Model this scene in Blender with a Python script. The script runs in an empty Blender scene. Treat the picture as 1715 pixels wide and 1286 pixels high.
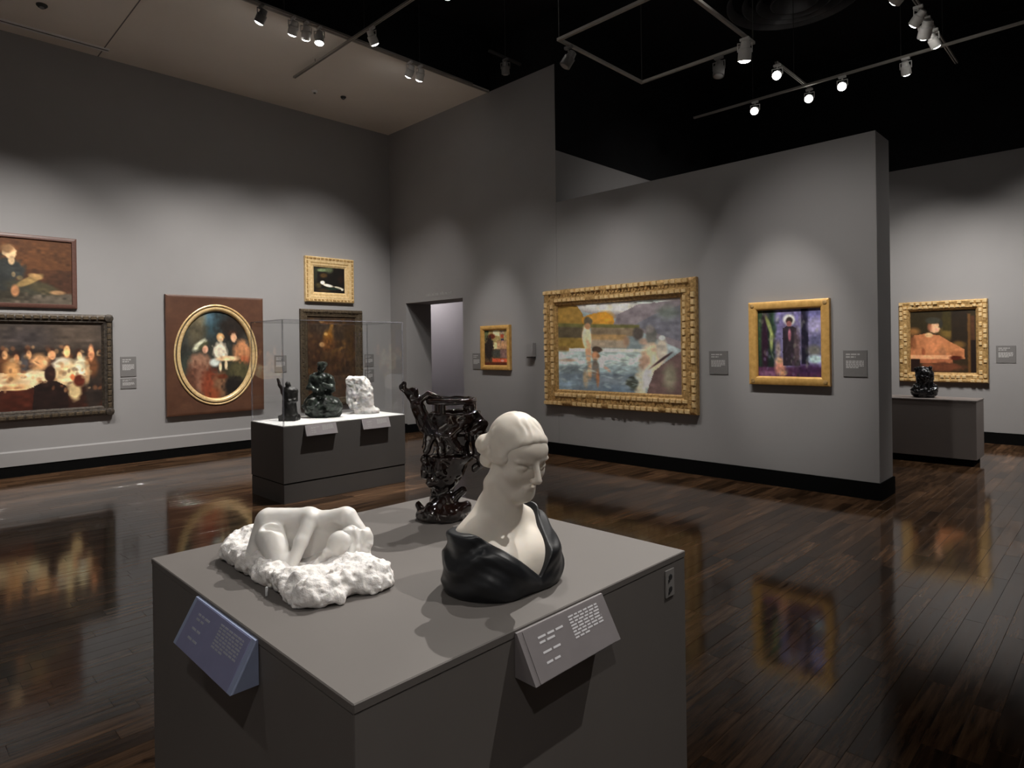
import bpy, bmesh, math, random
import numpy as np
from mathutils import Matrix, Vector

random.seed(7)
RNG = np.random.default_rng(11)
S = bpy.context.scene
COL = S.collection
R = math.radians

# ------------------------------------------------------------------ camera
YAW, PITCH, ROLL, FPX, CYP = 0.780965, -0.001023, -0.0136245, 1059.85, 583.53
CAM = np.array([0.0, 0.0, 1.5])
_f = np.array([-math.sin(YAW) * math.cos(PITCH), math.cos(YAW) * math.cos(PITCH), math.sin(PITCH)])
_r0 = np.array([math.cos(YAW), math.sin(YAW), 0.0])
_u0 = np.cross(_r0, _f)
_r = math.cos(ROLL) * _r0 + math.sin(ROLL) * _u0
_u = -math.sin(ROLL) * _r0 + math.cos(ROLL) * _u0
cam_data = bpy.data.cameras.new('camera')
cam = bpy.data.objects.new('camera', cam_data)
COL.objects.link(cam)
M = Matrix.Identity(4)
for i in range(3):
    M[i][0], M[i][1], M[i][2], M[i][3] = _r[i], _u[i], -_f[i], CAM[i]
cam.matrix_world = M
cam_data.sensor_fit = 'HORIZONTAL'
cam_data.sensor_width = 36.0
cam_data.lens = FPX / 1715 * 36.0
cam_data.shift_y = -(643.0 - CYP) / 1715
cam_data.clip_start = 0.05
S.camera = cam

# ------------------------------------------------------------------ world and exposure
world = bpy.data.worlds.new('world')
S.world = world
world.use_nodes = True
world.node_tree.nodes['Background'].inputs[0].default_value = (0.5, 0.5, 0.55, 1)
world.node_tree.nodes['Background'].inputs[1].default_value = 0.0
S.view_settings.view_transform = 'Standard'
S.view_settings.look = 'None'
S.view_settings.gamma = 1.0
S.view_settings.exposure = 0.0
S.view_settings.use_curve_mapping = False
WARM = (1.0, 0.955, 0.90)
POWER = 1.0            # multiplier on every lamp of the room

# ------------------------------------------------------------------ helpers
def lin(c):
    c = np.asarray(c, float) / 255.0
    return np.where(c <= 0.04045, c / 12.92, ((c + 0.055) / 1.055) ** 2.4)

def tag(o, label=None, cat=None, group=None, kind=None):
    if label: o['label'] = label
    if cat: o['category'] = cat
    if group: o['group'] = group
    if kind: o['kind'] = kind
    return o

def empty(name, loc=(0, 0, 0), rz=0.0, label=None, cat=None, group=None):
    o = bpy.data.objects.new(name, None)
    o.empty_display_size = 0.05
    o.location = loc
    o.rotation_euler = (0, 0, rz)
    COL.objects.link(o)
    return tag(o, label, cat, group)

class MB:
    """collects faces, then links them as one mesh object"""
    def __init__(self):
        self.v, self.f = [], []
    def add(self, vs, fs):
        k = len(self.v)
        self.v += [tuple(p) for p in vs]
        self.f += [tuple(i + k for i in f) for f in fs]
        return self
    def box(self, a, b, ch=0.0):
        x0, y0, z0 = a; x1, y1, z1 = b
        if ch <= 0:
            return self.add([(x0, y0, z0), (x1, y0, z0), (x1, y1, z0), (x0, y1, z0), (x0, y0, z1), (x1, y0, z1), (x1, y1, z1), (x0, y1, z1)],
                            [(0, 3, 2, 1), (4, 5, 6, 7), (0, 1, 5, 4), (1, 2, 6, 5), (2, 3, 7, 6), (3, 0, 4, 7)])
        bm = bmesh.new()
        bmesh.ops.create_cube(bm, size=1)
        for v in bm.verts:
            v.co = Vector(((x0 + x1) / 2 + v.co.x * (x1 - x0), (y0 + y1) / 2 + v.co.y * (y1 - y0), (z0 + z1) / 2 + v.co.z * (z1 - z0)))
        bmesh.ops.bevel(bm, geom=bm.edges[:], offset=ch, segments=1, affect='EDGES')
        bm.verts.index_update()
        self.add([v.co[:] for v in bm.verts], [[v.index for v in f.verts] for f in bm.faces])
        bm.free()
        return self
    def tube(self, a, b, ra, rb=None, n=16, cap=True):
        rb = ra if rb is None else rb
        a, b = Vector(a), Vector(b)
        d = (b - a).normalized()
        u = d.orthogonal().normalized(); w = d.cross(u)
        vs = []
        for c, r in ((a, ra), (b, rb)):
            for i in range(n):
                t = 2 * math.pi * i / n
                vs.append((c + (u * math.cos(t) + w * math.sin(t)) * r)[:])
        fs = [(i, (i + 1) % n, n + (i + 1) % n, n + i) for i in range(n)]
        if cap:
            fs += [tuple(reversed(range(n))), tuple(range(n, 2 * n))]
        return self.add(vs, fs)
    def lathe(self, prof, a, d, n=24):
        """profile of (distance along d, radius) turned about the axis from a along d"""
        a, d = Vector(a), Vector(d).normalized()
        u = d.orthogonal().normalized(); w = d.cross(u)
        vs = []
        for s, r in prof:
            for i in range(n):
                t = 2 * math.pi * i / n
                vs.append((a + d * s + (u * math.cos(t) + w * math.sin(t)) * r)[:])
        fs = []
        for k in range(len(prof) - 1):
            fs += [(k * n + i, k * n + (i + 1) % n, (k + 1) * n + (i + 1) % n, (k + 1) * n + i) for i in range(n)]
        fs.append(tuple(reversed(range(n)))); fs.append(tuple(range((len(prof) - 1) * n, len(prof) * n)))
        return self.add(vs, fs)
    def build(self, name, mat, parent=None, smooth=False, label=None, cat=None, group=None, kind=None, loc=None):
        me = bpy.data.meshes.new(name)
        me.from_pydata(self.v, [], self.f)
        me.update()
        if smooth:
            me.polygons.foreach_set('use_smooth', [True] * len(me.polygons))
            if smooth != 'all':
                me.set_sharp_from_angle(angle=R(40))
        o = bpy.data.objects.new(name, me)
        if mat: me.materials.append(mat)
        if loc: o.location = loc
        o.parent = parent
        COL.objects.link(o)
        return tag(o, label, cat, group, kind)

def mat(name, color=(0.5, 0.5, 0.5), rough=0.5, metal=0.0, spec=0.5, noise=None, bump=None, coat=0.0, emit=None, sss=0.0, attr=None, mottled=None):
    """procedural principled material; noise=(scale, amount), bump=(scale, strength, distance), mottled=(second colour, scale, contrast)"""
    m = bpy.data.materials.new(name)
    m.use_nodes = True
    nt = m.node_tree; N, L = nt.nodes, nt.links
    b = N['Principled BSDF']
    b.inputs['Base Color'].default_value = (*color, 1)
    b.inputs['Roughness'].default_value = rough
    b.inputs['Metallic'].default_value = metal
    b.inputs['Specular IOR Level'].default_value = spec
    b.inputs['Coat Weight'].default_value = coat
    b.inputs['Coat Roughness'].default_value = 0.05
    if sss:
        b.inputs['Subsurface Weight'].default_value = sss
        b.inputs['Subsurface Radius'].default_value = (0.012, 0.010, 0.008)
        b.inputs['Subsurface Scale'].default_value = 0.6
    if emit:
        b.inputs['Emission Color'].default_value = (*emit[:3], 1)
        b.inputs['Emission Strength'].default_value = emit[3]
    src = None
    tc = N.new('ShaderNodeTexCoord')
    if attr:
        a = N.new('ShaderNodeAttribute'); a.attribute_name = attr
        src = a.outputs['Color']
    if mottled:
        n = N.new('ShaderNodeTexNoise'); n.inputs['Scale'].default_value = mottled[1]; n.inputs['Detail'].default_value = 6
        L.new(tc.outputs['Object'], n.inputs['Vector'])
        cr = N.new('ShaderNodeValToRGB')
        c = mottled[2]
        cr.color_ramp.elements[0].position = 0.5 - c; cr.color_ramp.elements[0].color = (*color, 1)
        cr.color_ramp.elements[1].position = 0.5 + c; cr.color_ramp.elements[1].color = (*mottled[0], 1)
        L.new(n.outputs['Fac'], cr.inputs['Fac']); src = cr.outputs['Color']
    if noise:
        n = N.new('ShaderNodeTexNoise'); n.inputs['Scale'].default_value = noise[0]; n.inputs['Detail'].default_value = 5
        L.new(tc.outputs['Object'], n.inputs['Vector'])
        mr = N.new('ShaderNodeMapRange')
        mr.inputs['From Min'].default_value = 0.3; mr.inputs['From Max'].default_value = 0.7
        mr.inputs['To Min'].default_value = 1 - noise[1]; mr.inputs['To Max'].default_value = 1 + noise[1]
        L.new(n.outputs['Fac'], mr.inputs['Value'])
        mx = N.new('ShaderNodeMix'); mx.data_type = 'RGBA'; mx.blend_type = 'MULTIPLY'
        mx.inputs['Factor'].default_value = 1.0
        if src is not None: L.new(src, mx.inputs[6])
        else: mx.inputs[6].default_value = (*color, 1)
        L.new(mr.outputs['Result'], mx.inputs[7])
        src = mx.outputs[2]
    if src is not None: L.new(src, b.inputs['Base Color'])
    if bump:
        n = N.new('ShaderNodeTexNoise'); n.inputs['Scale'].default_value = bump[0]; n.inputs['Detail'].default_value = 4
        L.new(tc.outputs['Object'], n.inputs['Vector'])
        bp = N.new('ShaderNodeBump'); bp.inputs['Strength'].default_value = bump[1]; bp.inputs['Distance'].default_value = bump[2]
        L.new(n.outputs['Fac'], bp.inputs['Height']); L.new(bp.outputs['Normal'], b.inputs['Normal'])
    return m

# ------------------------------------------------------------------ materials
MT = {}
MT['wall'] = mat('grey_wall_paint', (0.305, 0.297, 0.297), 0.75, spec=0.25, noise=(1.3, 0.03), bump=(260, 0.12, 0.0008))
MT['wall_beyond'] = mat('lilac_grey_wall_paint', (0.37, 0.355, 0.37), 0.75, spec=0.2, noise=(1.2, 0.03))
MT['black_wall'] = mat('black_ceiling_paint', (0.012, 0.0125, 0.014), 0.9, spec=0.1, noise=(2, 0.15))
MT['soffit'] = mat('off_white_ceiling_paint', (0.84, 0.79, 0.725), 0.85, spec=0.2, noise=(0.8, 0.04))
MT['base'] = mat('black_baseboard_paint', (0.004, 0.004, 0.004), 0.85, spec=0.06, noise=(20, 0.1))
MT['plinth'] = mat('taupe_plinth_paint', (0.152, 0.139, 0.130), 0.6, spec=0.3, noise=(3, 0.04), bump=(300, 0.1, 0.0005))
MT['plinth_case'] = mat('grey_brown_plinth_paint', (0.115, 0.107, 0.103), 0.6, spec=0.3, noise=(3, 0.04))
MT['plinth_dark'] = mat('umber_plinth_paint', (0.22, 0.195, 0.185), 0.6, spec=0.3, noise=(3, 0.04))
MT['case_top'] = mat('white_case_deck', (0.86, 0.855, 0.85), 0.45, noise=(4, 0.03))
MT['marble'] = mat('white_marble', (0.86, 0.835, 0.80), 0.42, sss=0.25, noise=(9, 0.05), bump=(90, 0.12, 0.001))
MT['rock'] = mat('rough_white_marble', (0.87, 0.84, 0.815), 0.7, sss=0.15, noise=(40, 0.10), bump=(150, 0.8, 0.003))
MT['alabaster'] = mat('cream_alabaster', (0.84, 0.775, 0.685), 0.42, sss=0.3, noise=(14, 0.05), bump=(140, 0.08, 0.0006))
MT['black_marble'] = mat('black_marble', (0.012, 0.013, 0.0155), 0.40, noise=(12, 0.4), bump=(60, 0.25, 0.0015))
MT['bronze'] = mat('dark_bronze', (0.020, 0.019, 0.018), 0.42, metal=0.3, noise=(30, 0.4), bump=(60, 0.5, 0.004))
MT['green_bronze'] = mat('green_black_bronze', (0.014, 0.016, 0.014), 0.35, metal=0.3, mottled=((0.06, 0.075, 0.062), 22, 0.12), bump=(50, 0.6, 0.006))
MT['glaze'] = mat('brown_black_glaze', (0.005, 0.0038, 0.0035), 0.08, coat=1.0, mottled=((0.016, 0.007, 0.005), 16, 0.15), bump=(45, 0.25, 0.003))
MT['black_gloss'] = mat('black_gloss_bronze', (0.008, 0.008, 0.009), 0.16, metal=0.2, coat=0.4, bump=(26, 0.6, 0.01))
MT['gold'] = mat('carved_gilt', (0.66, 0.43, 0.18), 0.36, metal=0.3, mottled=((0.36, 0.21, 0.075), 30, 0.15), bump=(90, 0.4, 0.003))
MT['gold_pale'] = mat('pale_gilt', (0.95, 0.72, 0.40), 0.33, metal=0.25, mottled=((0.72, 0.49, 0.21), 25, 0.2), bump=(80, 0.3, 0.002))
MT['gold_flat'] = mat('flat_gilt_wood', (0.78, 0.47, 0.15), 0.42, metal=0.2, mottled=((0.58, 0.32, 0.085), 18, 0.2), bump=(70, 0.3, 0.002))
MT['gold_dull'] = mat('dull_bronze_gilt', (0.13, 0.095, 0.058), 0.5, metal=0.4, mottled=((0.06, 0.045, 0.03), 40, 0.15), bump=(80, 0.5, 0.003))
MT['dark_frame'] = mat('dark_carved_frame', (0.085, 0.068, 0.052), 0.45, metal=0.25, mottled=((0.03, 0.024, 0.02), 35, 0.15), bump=(70, 0.5, 0.003))
MT['brown_wood'] = mat('red_brown_wood_frame', (0.125, 0.055, 0.030), 0.45, mottled=((0.085, 0.036, 0.021), 9, 0.2), bump=(80, 0.2, 0.001))
MT['red_frame'] = mat('thin_mahogany_frame', (0.115, 0.055, 0.042), 0.4, noise=(30, 0.15))
MT['canvas_back'] = mat('dark_frame_back', (0.03, 0.022, 0.016), 0.8, noise=(20, 0.1))
MT['paint'] = mat('oil_paint', rough=0.5, spec=0.35, attr='paint', noise=(26, 0.10), bump=(60, 0.15, 0.001))
MT['label'] = mat('grey_wall_label', (0.165, 0.158, 0.155), 0.6, noise=(40, 0.03))
MT['label_text'] = mat('pale_label_print', (0.44, 0.43, 0.425), 0.6, noise=(60, 0.03))
MT['label_mauve'] = mat('mauve_grey_card', (0.225, 0.205, 0.21), 0.5, noise=(30, 0.03))
MT['label_case'] = mat('pale_mauve_card', (0.30, 0.275, 0.285), 0.5, noise=(30, 0.03))
MT['label_blue'] = mat('slate_blue_card', (0.23, 0.235, 0.385), 0.5, noise=(30, 0.03))
MT['label_blue_edge'] = mat('pale_slate_blue_card', (0.30, 0.35, 0.51), 0.5, noise=(30, 0.03))
MT['text_white'] = mat('white_print', (0.72, 0.71, 0.74), 0.6, noise=(60, 0.03))
MT['text_grey'] = mat('grey_print', (0.40, 0.41, 0.46), 0.6, noise=(60, 0.03))
MT['track'] = mat('grey_track_metal', (0.36, 0.34, 0.31), 0.5, metal=0.3, noise=(20, 0.05))
MT['track_dark'] = mat('dark_track_metal', (0.05, 0.05, 0.05), 0.5, metal=0.3, noise=(20, 0.05))
MT['can'] = mat('white_lamp_housing', (0.70, 0.69, 0.67), 0.4, noise=(20, 0.03))
MT['can_grey'] = mat('grey_lamp_housing', (0.16, 0.155, 0.15), 0.4, noise=(20, 0.03))
MT['lens'] = mat('lit_lamp_lens', (0.9, 0.9, 0.88), 0.3, emit=(1, 0.96, 0.90, 26.0), noise=(20, 0.01))
MT['lens_off'] = mat('unlit_lamp_lens', (0.35, 0.35, 0.35), 0.1, noise=(20, 0.01))
MT['duct'] = mat('black_duct_metal', (0.10, 0.10, 0.105), 0.35, metal=0.4, noise=(10, 0.1))
MT['plate'] = mat('grey_cover_plate', (0.24, 0.23, 0.22), 0.5, noise=(40, 0.03))
MT['dark_mark'] = mat('dark_print_and_shade', (0.03, 0.03, 0.03), 0.6, noise=(40, 0.03))
MT['clear_clip'] = mat('clear_mount_clip', (0.75, 0.76, 0.78), 0.15, noise=(40, 0.02))

def glass_material():
    m = bpy.data.materials.new('clear_acrylic'); m.use_nodes = True
    nt = m.node_tree; nt.nodes.clear()
    out = nt.nodes.new('ShaderNodeOutputMaterial'); mx = nt.nodes.new('ShaderNodeMixShader')
    tr = nt.nodes.new('ShaderNodeBsdfTransparent'); gl = nt.nodes.new('ShaderNodeBsdfGlossy'); fr = nt.nodes.new('ShaderNodeFresnel')
    tr.inputs['Color'].default_value = (0.985, 0.99, 0.992, 1)
    gl.inputs['Roughness'].default_value = 0.01
    fr.inputs['IOR'].default_value = 1.49
    ge = nt.nodes.new('ShaderNodeNewGeometry'); inv = nt.nodes.new('ShaderNodeMath'); inv.operation = 'SUBTRACT'; inv.inputs[0].default_value = 1.0
    mu = nt.nodes.new('ShaderNodeMath'); mu.operation = 'MULTIPLY'
    nt.links.new(ge.outputs['Backfacing'], inv.inputs[1]); nt.links.new(inv.outputs[0], mu.inputs[0]); nt.links.new(fr.outputs[0], mu.inputs[1])
    nt.links.new(mu.outputs[0], mx.inputs[0]); nt.links.new(tr.outputs[0], mx.inputs[1]); nt.links.new(gl.outputs[0], mx.inputs[2])
    nt.links.new(mx.outputs[0], out.inputs[0])
    return m
MT['glass'] = glass_material()
def edge_material():
    m = bpy.data.materials.new('polished_acrylic_edge'); m.use_nodes = True
    nt = m.node_tree; nt.nodes.clear()
    out = nt.nodes.new('ShaderNodeOutputMaterial'); mx = nt.nodes.new('ShaderNodeMixShader')
    tr = nt.nodes.new('ShaderNodeBsdfTransparent'); di = nt.nodes.new('ShaderNodeBsdfDiffuse'); ns = nt.nodes.new('ShaderNodeTexNoise')
    ns.inputs['Scale'].default_value = 4
    di.inputs['Color'].default_value = (0.42, 0.42, 0.48, 1)
    mp = nt.nodes.new('ShaderNodeMapRange'); mp.inputs['To Min'].default_value = 0.18; mp.inputs['To Max'].default_value = 0.40
    nt.links.new(ns.outputs['Fac'], mp.inputs['Value'])
    nt.links.new(mp.outputs[0], mx.inputs[0]); nt.links.new(tr.outputs[0], mx.inputs[1]); nt.links.new(di.outputs[0], mx.inputs[2])
    nt.links.new(mx.outputs[0], out.inputs[0])
    return m
MT['glass_edge'] = edge_material()

def floor_material():
    m = bpy.data.materials.new('dark_stained_oak'); m.use_nodes = True
    nt = m.node_tree; N, L = nt.nodes, nt.links; b = N['Principled BSDF']
    at = N.new('ShaderNodeAttribute'); at.attribute_name = 'tone'
    tc = N.new('ShaderNodeTexCoord'); geo = N.new('ShaderNodeNewGeometry')
    mp = N.new('ShaderNodeMapping'); mp.inputs['Scale'].default_value = (38, 2.6, 10)
    L.new(geo.outputs['Position'], mp.inputs['Vector'])
    off = N.new('ShaderNodeVectorMath'); off.operation = 'ADD'
    L.new(mp.outputs[0], off.inputs[0])
    sc = N.new('ShaderNodeVectorMath'); sc.operation = 'SCALE'; sc.inputs['Scale'].default_value = 37.0
    L.new(at.outputs['Vector'], sc.inputs[0]); L.new(sc.outputs[0], off.inputs[1])
    n = N.new('ShaderNodeTexNoise'); n.inputs['Scale'].default_value = 1.0; n.inputs['Detail'].default_value = 6; n.inputs['Roughness'].default_value = 0.65
    L.new(off.outputs[0], n.inputs['Vector'])
    cr = N.new('ShaderNodeValToRGB')
    cr.color_ramp.elements[0].position = 0.30; cr.color_ramp.elements[0].color = (0.014, 0.008, 0.005, 1)
    cr.color_ramp.elements[1].position = 0.78; cr.color_ramp.elements[1].color = (0.155, 0.083, 0.043, 1)
    L.new(n.outputs['Fac'], cr.inputs['Fac'])
    mx = N.new('ShaderNodeMix'); mx.data_type = 'RGBA'; mx.blend_type = 'MULTIPLY'; mx.inputs[0].default_value = 1.0
    L.new(cr.outputs['Color'], mx.inputs[6]); 
    mr = N.new('ShaderNodeMapRange'); mr.inputs['To Min'].default_value = 0.45; mr.inputs['To Max'].default_value = 2.3
    L.new(at.outputs['Fac'], mr.inputs['Value']); L.new(mr.outputs[0], mx.inputs[7])
    L.new(mx.outputs[2], b.inputs['Base Color'])
    rr = N.new('ShaderNodeMapRange'); rr.inputs['To Min'].default_value = 0.05; rr.inputs['To Max'].default_value = 0.13
    L.new(n.outputs['Fac'], rr.inputs['Value']); L.new(rr.outputs[0], b.inputs['Roughness'])
    b.inputs['Specular IOR Level'].default_value = 0.5
    bp = N.new('ShaderNodeBump'); bp.inputs['Strength'].default_value = 0.06; bp.inputs['Distance'].default_value = 0.002
    L.new(n.outputs['Fac'], bp.inputs['Height']); L.new(bp.outputs['Normal'], b.inputs['Normal'])
    return m
MT['floor'] = floor_material()

# ------------------------------------------------------------------ room dimensions
XL, YB, XE, YF, XS = -9.80, 6.72, -1.76, 11.55, -5.76      # left wall, back wall, partition end, far wall, side wall
XR, YN = 4.2, -4.0                                            # unseen walls behind the camera
ZS, ZT, ZP, ZG = 5.45, 6.25, 3.52, 4.25                       # soffit, black ceiling, partition top, top of the grey paint
DX0, DX1, DZ = -9.32, -7.77, 2.32                             # doorway
TH = 0.56                                                     # tall wall thickness

def struct(name, mb, m, parent=None, **k):
    return mb.build(name, m, parent, kind=None if parent else 'structure', **k)

struct('wall_left', MB().box((XL - 0.2, YN - 0.2, -0.05), (XL, YB + TH, ZT)), MT['wall'])
wb = MB().box((XL, YB, 0), (DX0, YB + TH, ZS)).box((DX1, YB, 0), (XS, YB + TH, ZS)).box((DX0, YB, DZ), (DX1, YB + TH, ZS))
struct('wall_back', wb, MT['wall'])
struct('wall_back_upper', MB().box((XL, YB + 0.02, ZS), (XS, YB + TH, ZT)), MT['black_wall'])
struct('wall_partition', MB().box((XS + 0.002, YB - 0.002, 0), (XE, YB + 0.44, ZP), 0.004), MT['wall'])
struct('wall_side', MB().box((XS - 0.15, YB + TH, 0), (XS, YF + 0.2, ZG)), MT['wall'])
struct('wall_side_upper', MB().box((XS - 0.15, YB + TH, ZG), (XS, YF + 0.2, ZT)).box((XS, YB + 0.004, ZG), (XS + 0.003, YF, ZT)), MT['black_wall'])
struct('wall_far', MB().box((XS, YF, 0), (XR + 0.2, YF + 0.2, ZG)), MT['wall'])
struct('wall_far_upper', MB().box((XS, YF, ZG), (XR + 0.2, YF + 0.2, ZT)), MT['black_wall'])
struct('wall_right', MB().box((XR, YN - 0.2, -0.05), (XR + 0.2, YF, ZT)), MT['wall'])
struct('wall_near', MB().box((XL, YN - 0.2, -0.05), (XR, YN, ZT)), MT['wall'])
# room beyond the doorway
YC = 8.55
struct('wall_beyond', MB().box((-12.5, YC, 0), (XS - 0.15, YC + 0.15, 3.2)).box((-12.65, YB + TH, 0), (-12.5, YC + 0.15, 3.2)).box((-12.5, YB + TH - 0.1, 0), (XL - 0.2, YB + TH, 3.2)), MT['wall_beyond'])
struct('ceiling_beyond', MB().box((-12.65, YB + TH, 3.2), (XS - 0.15, YC + 0.15, 3.3)), MT['soffit'])
# ceilings
struct('ceiling', MB().box((-7.08, YN, ZT), (XR, YF, ZT + 0.1)), MT['black_wall'])
struct('ceiling_bulkhead', MB().box((-7.10, YN, ZS + 0.03), (-7.083, YB + 0.02, ZT + 0.1)), MT['black_wall'])
sf = struct('ceiling_soffit', MB().box((XL, YN, ZS), (-7.08, YB, ZS + 0.025)), MT['soffit'])
# soffit details: a panel joint, the edge bead and the air slot
MB().box((XL, 2.135, ZS - 0.003), (-7.08, 2.147, ZS + 0.001)).build('panel_joint', MT['label'], sf)
MB().box((-7.105, YN, ZS - 0.018), (-7.078, YB, ZS), 0.003).build('edge_bead', MT['track'], sf)
slot = MB().box((-9.56, YN, ZS - 0.012), (-9.53, 2.2, ZS), 0.002).box((-9.49, YN, ZS - 0.012), (-9.46, 2.2, ZS), 0.002)
so = empty('air_slot_diffuser', (-9.51, 0.5, ZS), 0, 'pale twin-blade air slot in the soffit along the left wall', 'air vent')
for (x0, x1) in ((-9.56, -9.53), (-9.49, -9.46)):
    MB().box((x0 + 9.51, YN - 0.5, -0.014), (x1 + 9.51, 1.7, 0), 0.002).build('blade', MT['case_top'], so)
MB().box((-0.02, YN - 0.5, -0.006), (0.02, 1.7, 0)).build('slot_gap', MT['dark_mark'], so)
for nm, lb, x, y, m, r_ in (('ceiling_speaker', 'black round ceiling fitting near the air slot', -8.777, 1.38, 'dark_mark', 0.055),
                            ('sprinkler_head', 'black dot fitting in the soffit near its far corner', -8.779, 5.197, 'dark_mark', 0.042),
                            ('smoke_detector', 'pale round fitting in the soffit beside the black dot', -8.873, 4.764, 'case_top', 0.045)):
    o = empty(nm, (x, y, ZS), 0, lb, 'ceiling fitting')
    MB().lathe([(0, r_), (0.012, r_), (0.03, r_ * 0.7)], (0, 0, 0), (0, 0, -1), 20).build('housing', MT[m], o, smooth=True)
    MB().lathe([(0, r_ * 0.45), (0.014, r_ * 0.4), (0.02, r_ * 0.2)], (0, 0, -0.028), (0, 0, -1), 16).build('cap', MT['can_grey'], o, smooth=True)

# baseboards and trim
def baseboard(name, a, b, h, m='base'):
    struct(name, MB().box(a, (b[0], b[1], h)), MT[m])
baseboard('baseboard_left', (XL, YN, 0), (XL + 0.018, YB, 0), 0.135)
struct('trim_1', MB().box((XL, YN, 0.135), (XL + 0.026, YB, 0.300)).add(
    [(XL, YN, 0.30), (XL + 0.026, YN, 0.30), (XL + 0.026, YB, 0.30), (XL, YB, 0.30), (XL, YN, 0.318), (XL + 0.012, YN, 0.318), (XL + 0.012, YB, 0.318), (XL, YB, 0.318)],
    [(4, 5, 6, 7), (1, 2, 6, 5)]), MT['wall'])
bb = MB().box((XL + 0.018, YB - 0.018, 0), (DX0, YB, 0.165)).box((DX1, YB - 0.018, 0), (XE + 0.016, YB - 0.002, 0.165))
bb.box((XE, YB - 0.002, 0), (XE + 0.016, YB + 0.456, 0.165)).box((DX0, YB, 0), (DX0 + 0.016, YB + TH, 0.15)).box((DX1 - 0.016, YB, 0), (DX1, YB + TH, 0.15))
struct('baseboard_back', bb, MT['base'])
struct('baseboard_far', MB().box((XS + 0.016, YF - 0.018, 0), (XR, YF, 0.165)), MT['base'])
struct('baseboard_side', MB().box((XS, YB + TH, 0), (XS + 0.016, YF, 0.165)), MT['base'])
struct('baseboard_beyond', MB().box((-12.5, YC - 0.016, 0), (XS - 0.15, YC, 0.15)), MT['base'])
struct('baseboard_near', MB().box((XL + 0.018, YN, 0), (XR - 0.018, YN + 0.018, 0.135)).box((XR - 0.018, YN, 0), (XR, YF - 0.018, 0.135)), MT['base'])

# ------------------------------------------------------------------ floor of separate planks
floor = struct('floor', MB().box((-12.6, YN - 0.2, -0.06), (XR + 0.2, YC + 0.2, -0.010)).box((XS - 0.15, YC + 0.2, -0.06), (XR + 0.2, YF + 0.2, -0.010)), MT['base'])
PW = 0.093
def project(P):
    d = np.asarray(P, float) - CAM
    c = d @ _f
    return 857.5 + FPX * (d @ _r) / c, CYP - FPX * (d @ _u) / c, c
def plank_faces(x0, x1, y0, y1):
    g, c, dz = 0.0003, 0.0010, 0.0007
    j = RNG.normal(0, 0.00016, 4)
    a = [(x0 + g, y0 + g), (x1 - g, y0 + g), (x1 - g, y1 - g), (x0 + g, y1 - g)]
    t = [(x0 + g + c, y0 + g + c), (x1 - g - c, y0 + g + c), (x1 - g - c, y1 - g - c), (x0 + g + c, y1 - g - c)]
    vs = [(p[0], p[1], -0.010) for p in a] + [(p[0], p[1], -dz) for p in a] + [(t[k][0], t[k][1], float(j[k])) for k in range(4)]
    fs = [(8, 9, 10, 11)]
    for k in range(4):
        n = (k + 1) % 4
        fs += [(k, n, 4 + n, 4 + k), (4 + k, 4 + n, 8 + n, 8 + k)]
    return vs, fs
planks = []
x = XL + 0.0
i = 0
while x < XR:
    x1 = min(x + PW, XR)
    y = YN - RNG.uniform(0, 0.7)
    ymax = YF
    if x1 < XS - 0.1: ymax = YC
    while y < ymax:
        ln = float(RNG.choice([0.44, 0.58, 0.72, 0.86]))
        y1 = min(y + ln, ymax)
        ya = max(y, YN)
        if y1 - ya > 0.02: planks.append((x, x1, ya, y1))
        y = y1
    x = x1
arr = np.array(planks)
area = []
for (x0, x1, y0, y1) in planks:
    pts = [project((px, py, 0)) for px, py in ((x0, y0), (x1, y0), (x1, y1), (x0, y1))]
    cx, cy_, cz = project(((x0 + x1) / 2, (y0 + y1) / 2, 0))
    if min(p[2] for p in pts) < 0.3 or not (0 < cx < 1715 and 0 < cy_ < 1286): area.append(0); continue
    if 250 < cx < 1144 and cy_ > 825: area.append(0); continue
    if x0 < XS and y1 > YB - 0.01: area.append(0); continue
    q = [(p[0], p[1]) for p in pts]
    area.append(abs(sum(q[k][0] * q[(k + 1) % 4][1] - q[(k + 1) % 4][0] * q[k][1] for k in range(4))) / 2)
order = np.argsort(-np.array(area))
near = set(int(k) for k in order[:300])
def tone_attr(me, vals):
    a = me.attributes.new('tone', 'FLOAT_COLOR', 'FACE')
    c = np.ones((len(vals), 4), np.float32); c[:, 0] = c[:, 1] = c[:, 2] = vals
    a.data.foreach_set('color', c.ravel())
rest, tones = MB(), []
for k, pl in enumerate(planks):
    vs, fs = plank_faces(*pl)
    tn = float(np.clip(RNG.beta(1.6, 2.6), 0, 1))
    if k in near:
        o = MB().add(vs, fs).build('plank', MT['floor'], floor)
        tone_attr(o.data, [tn] * len(fs))
    else:
        rest.add(vs, fs); tones += [tn] * len(fs)
o = rest.build('planks', MT['floor'], floor, kind='stuff')
tone_attr(o.data, tones)

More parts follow.
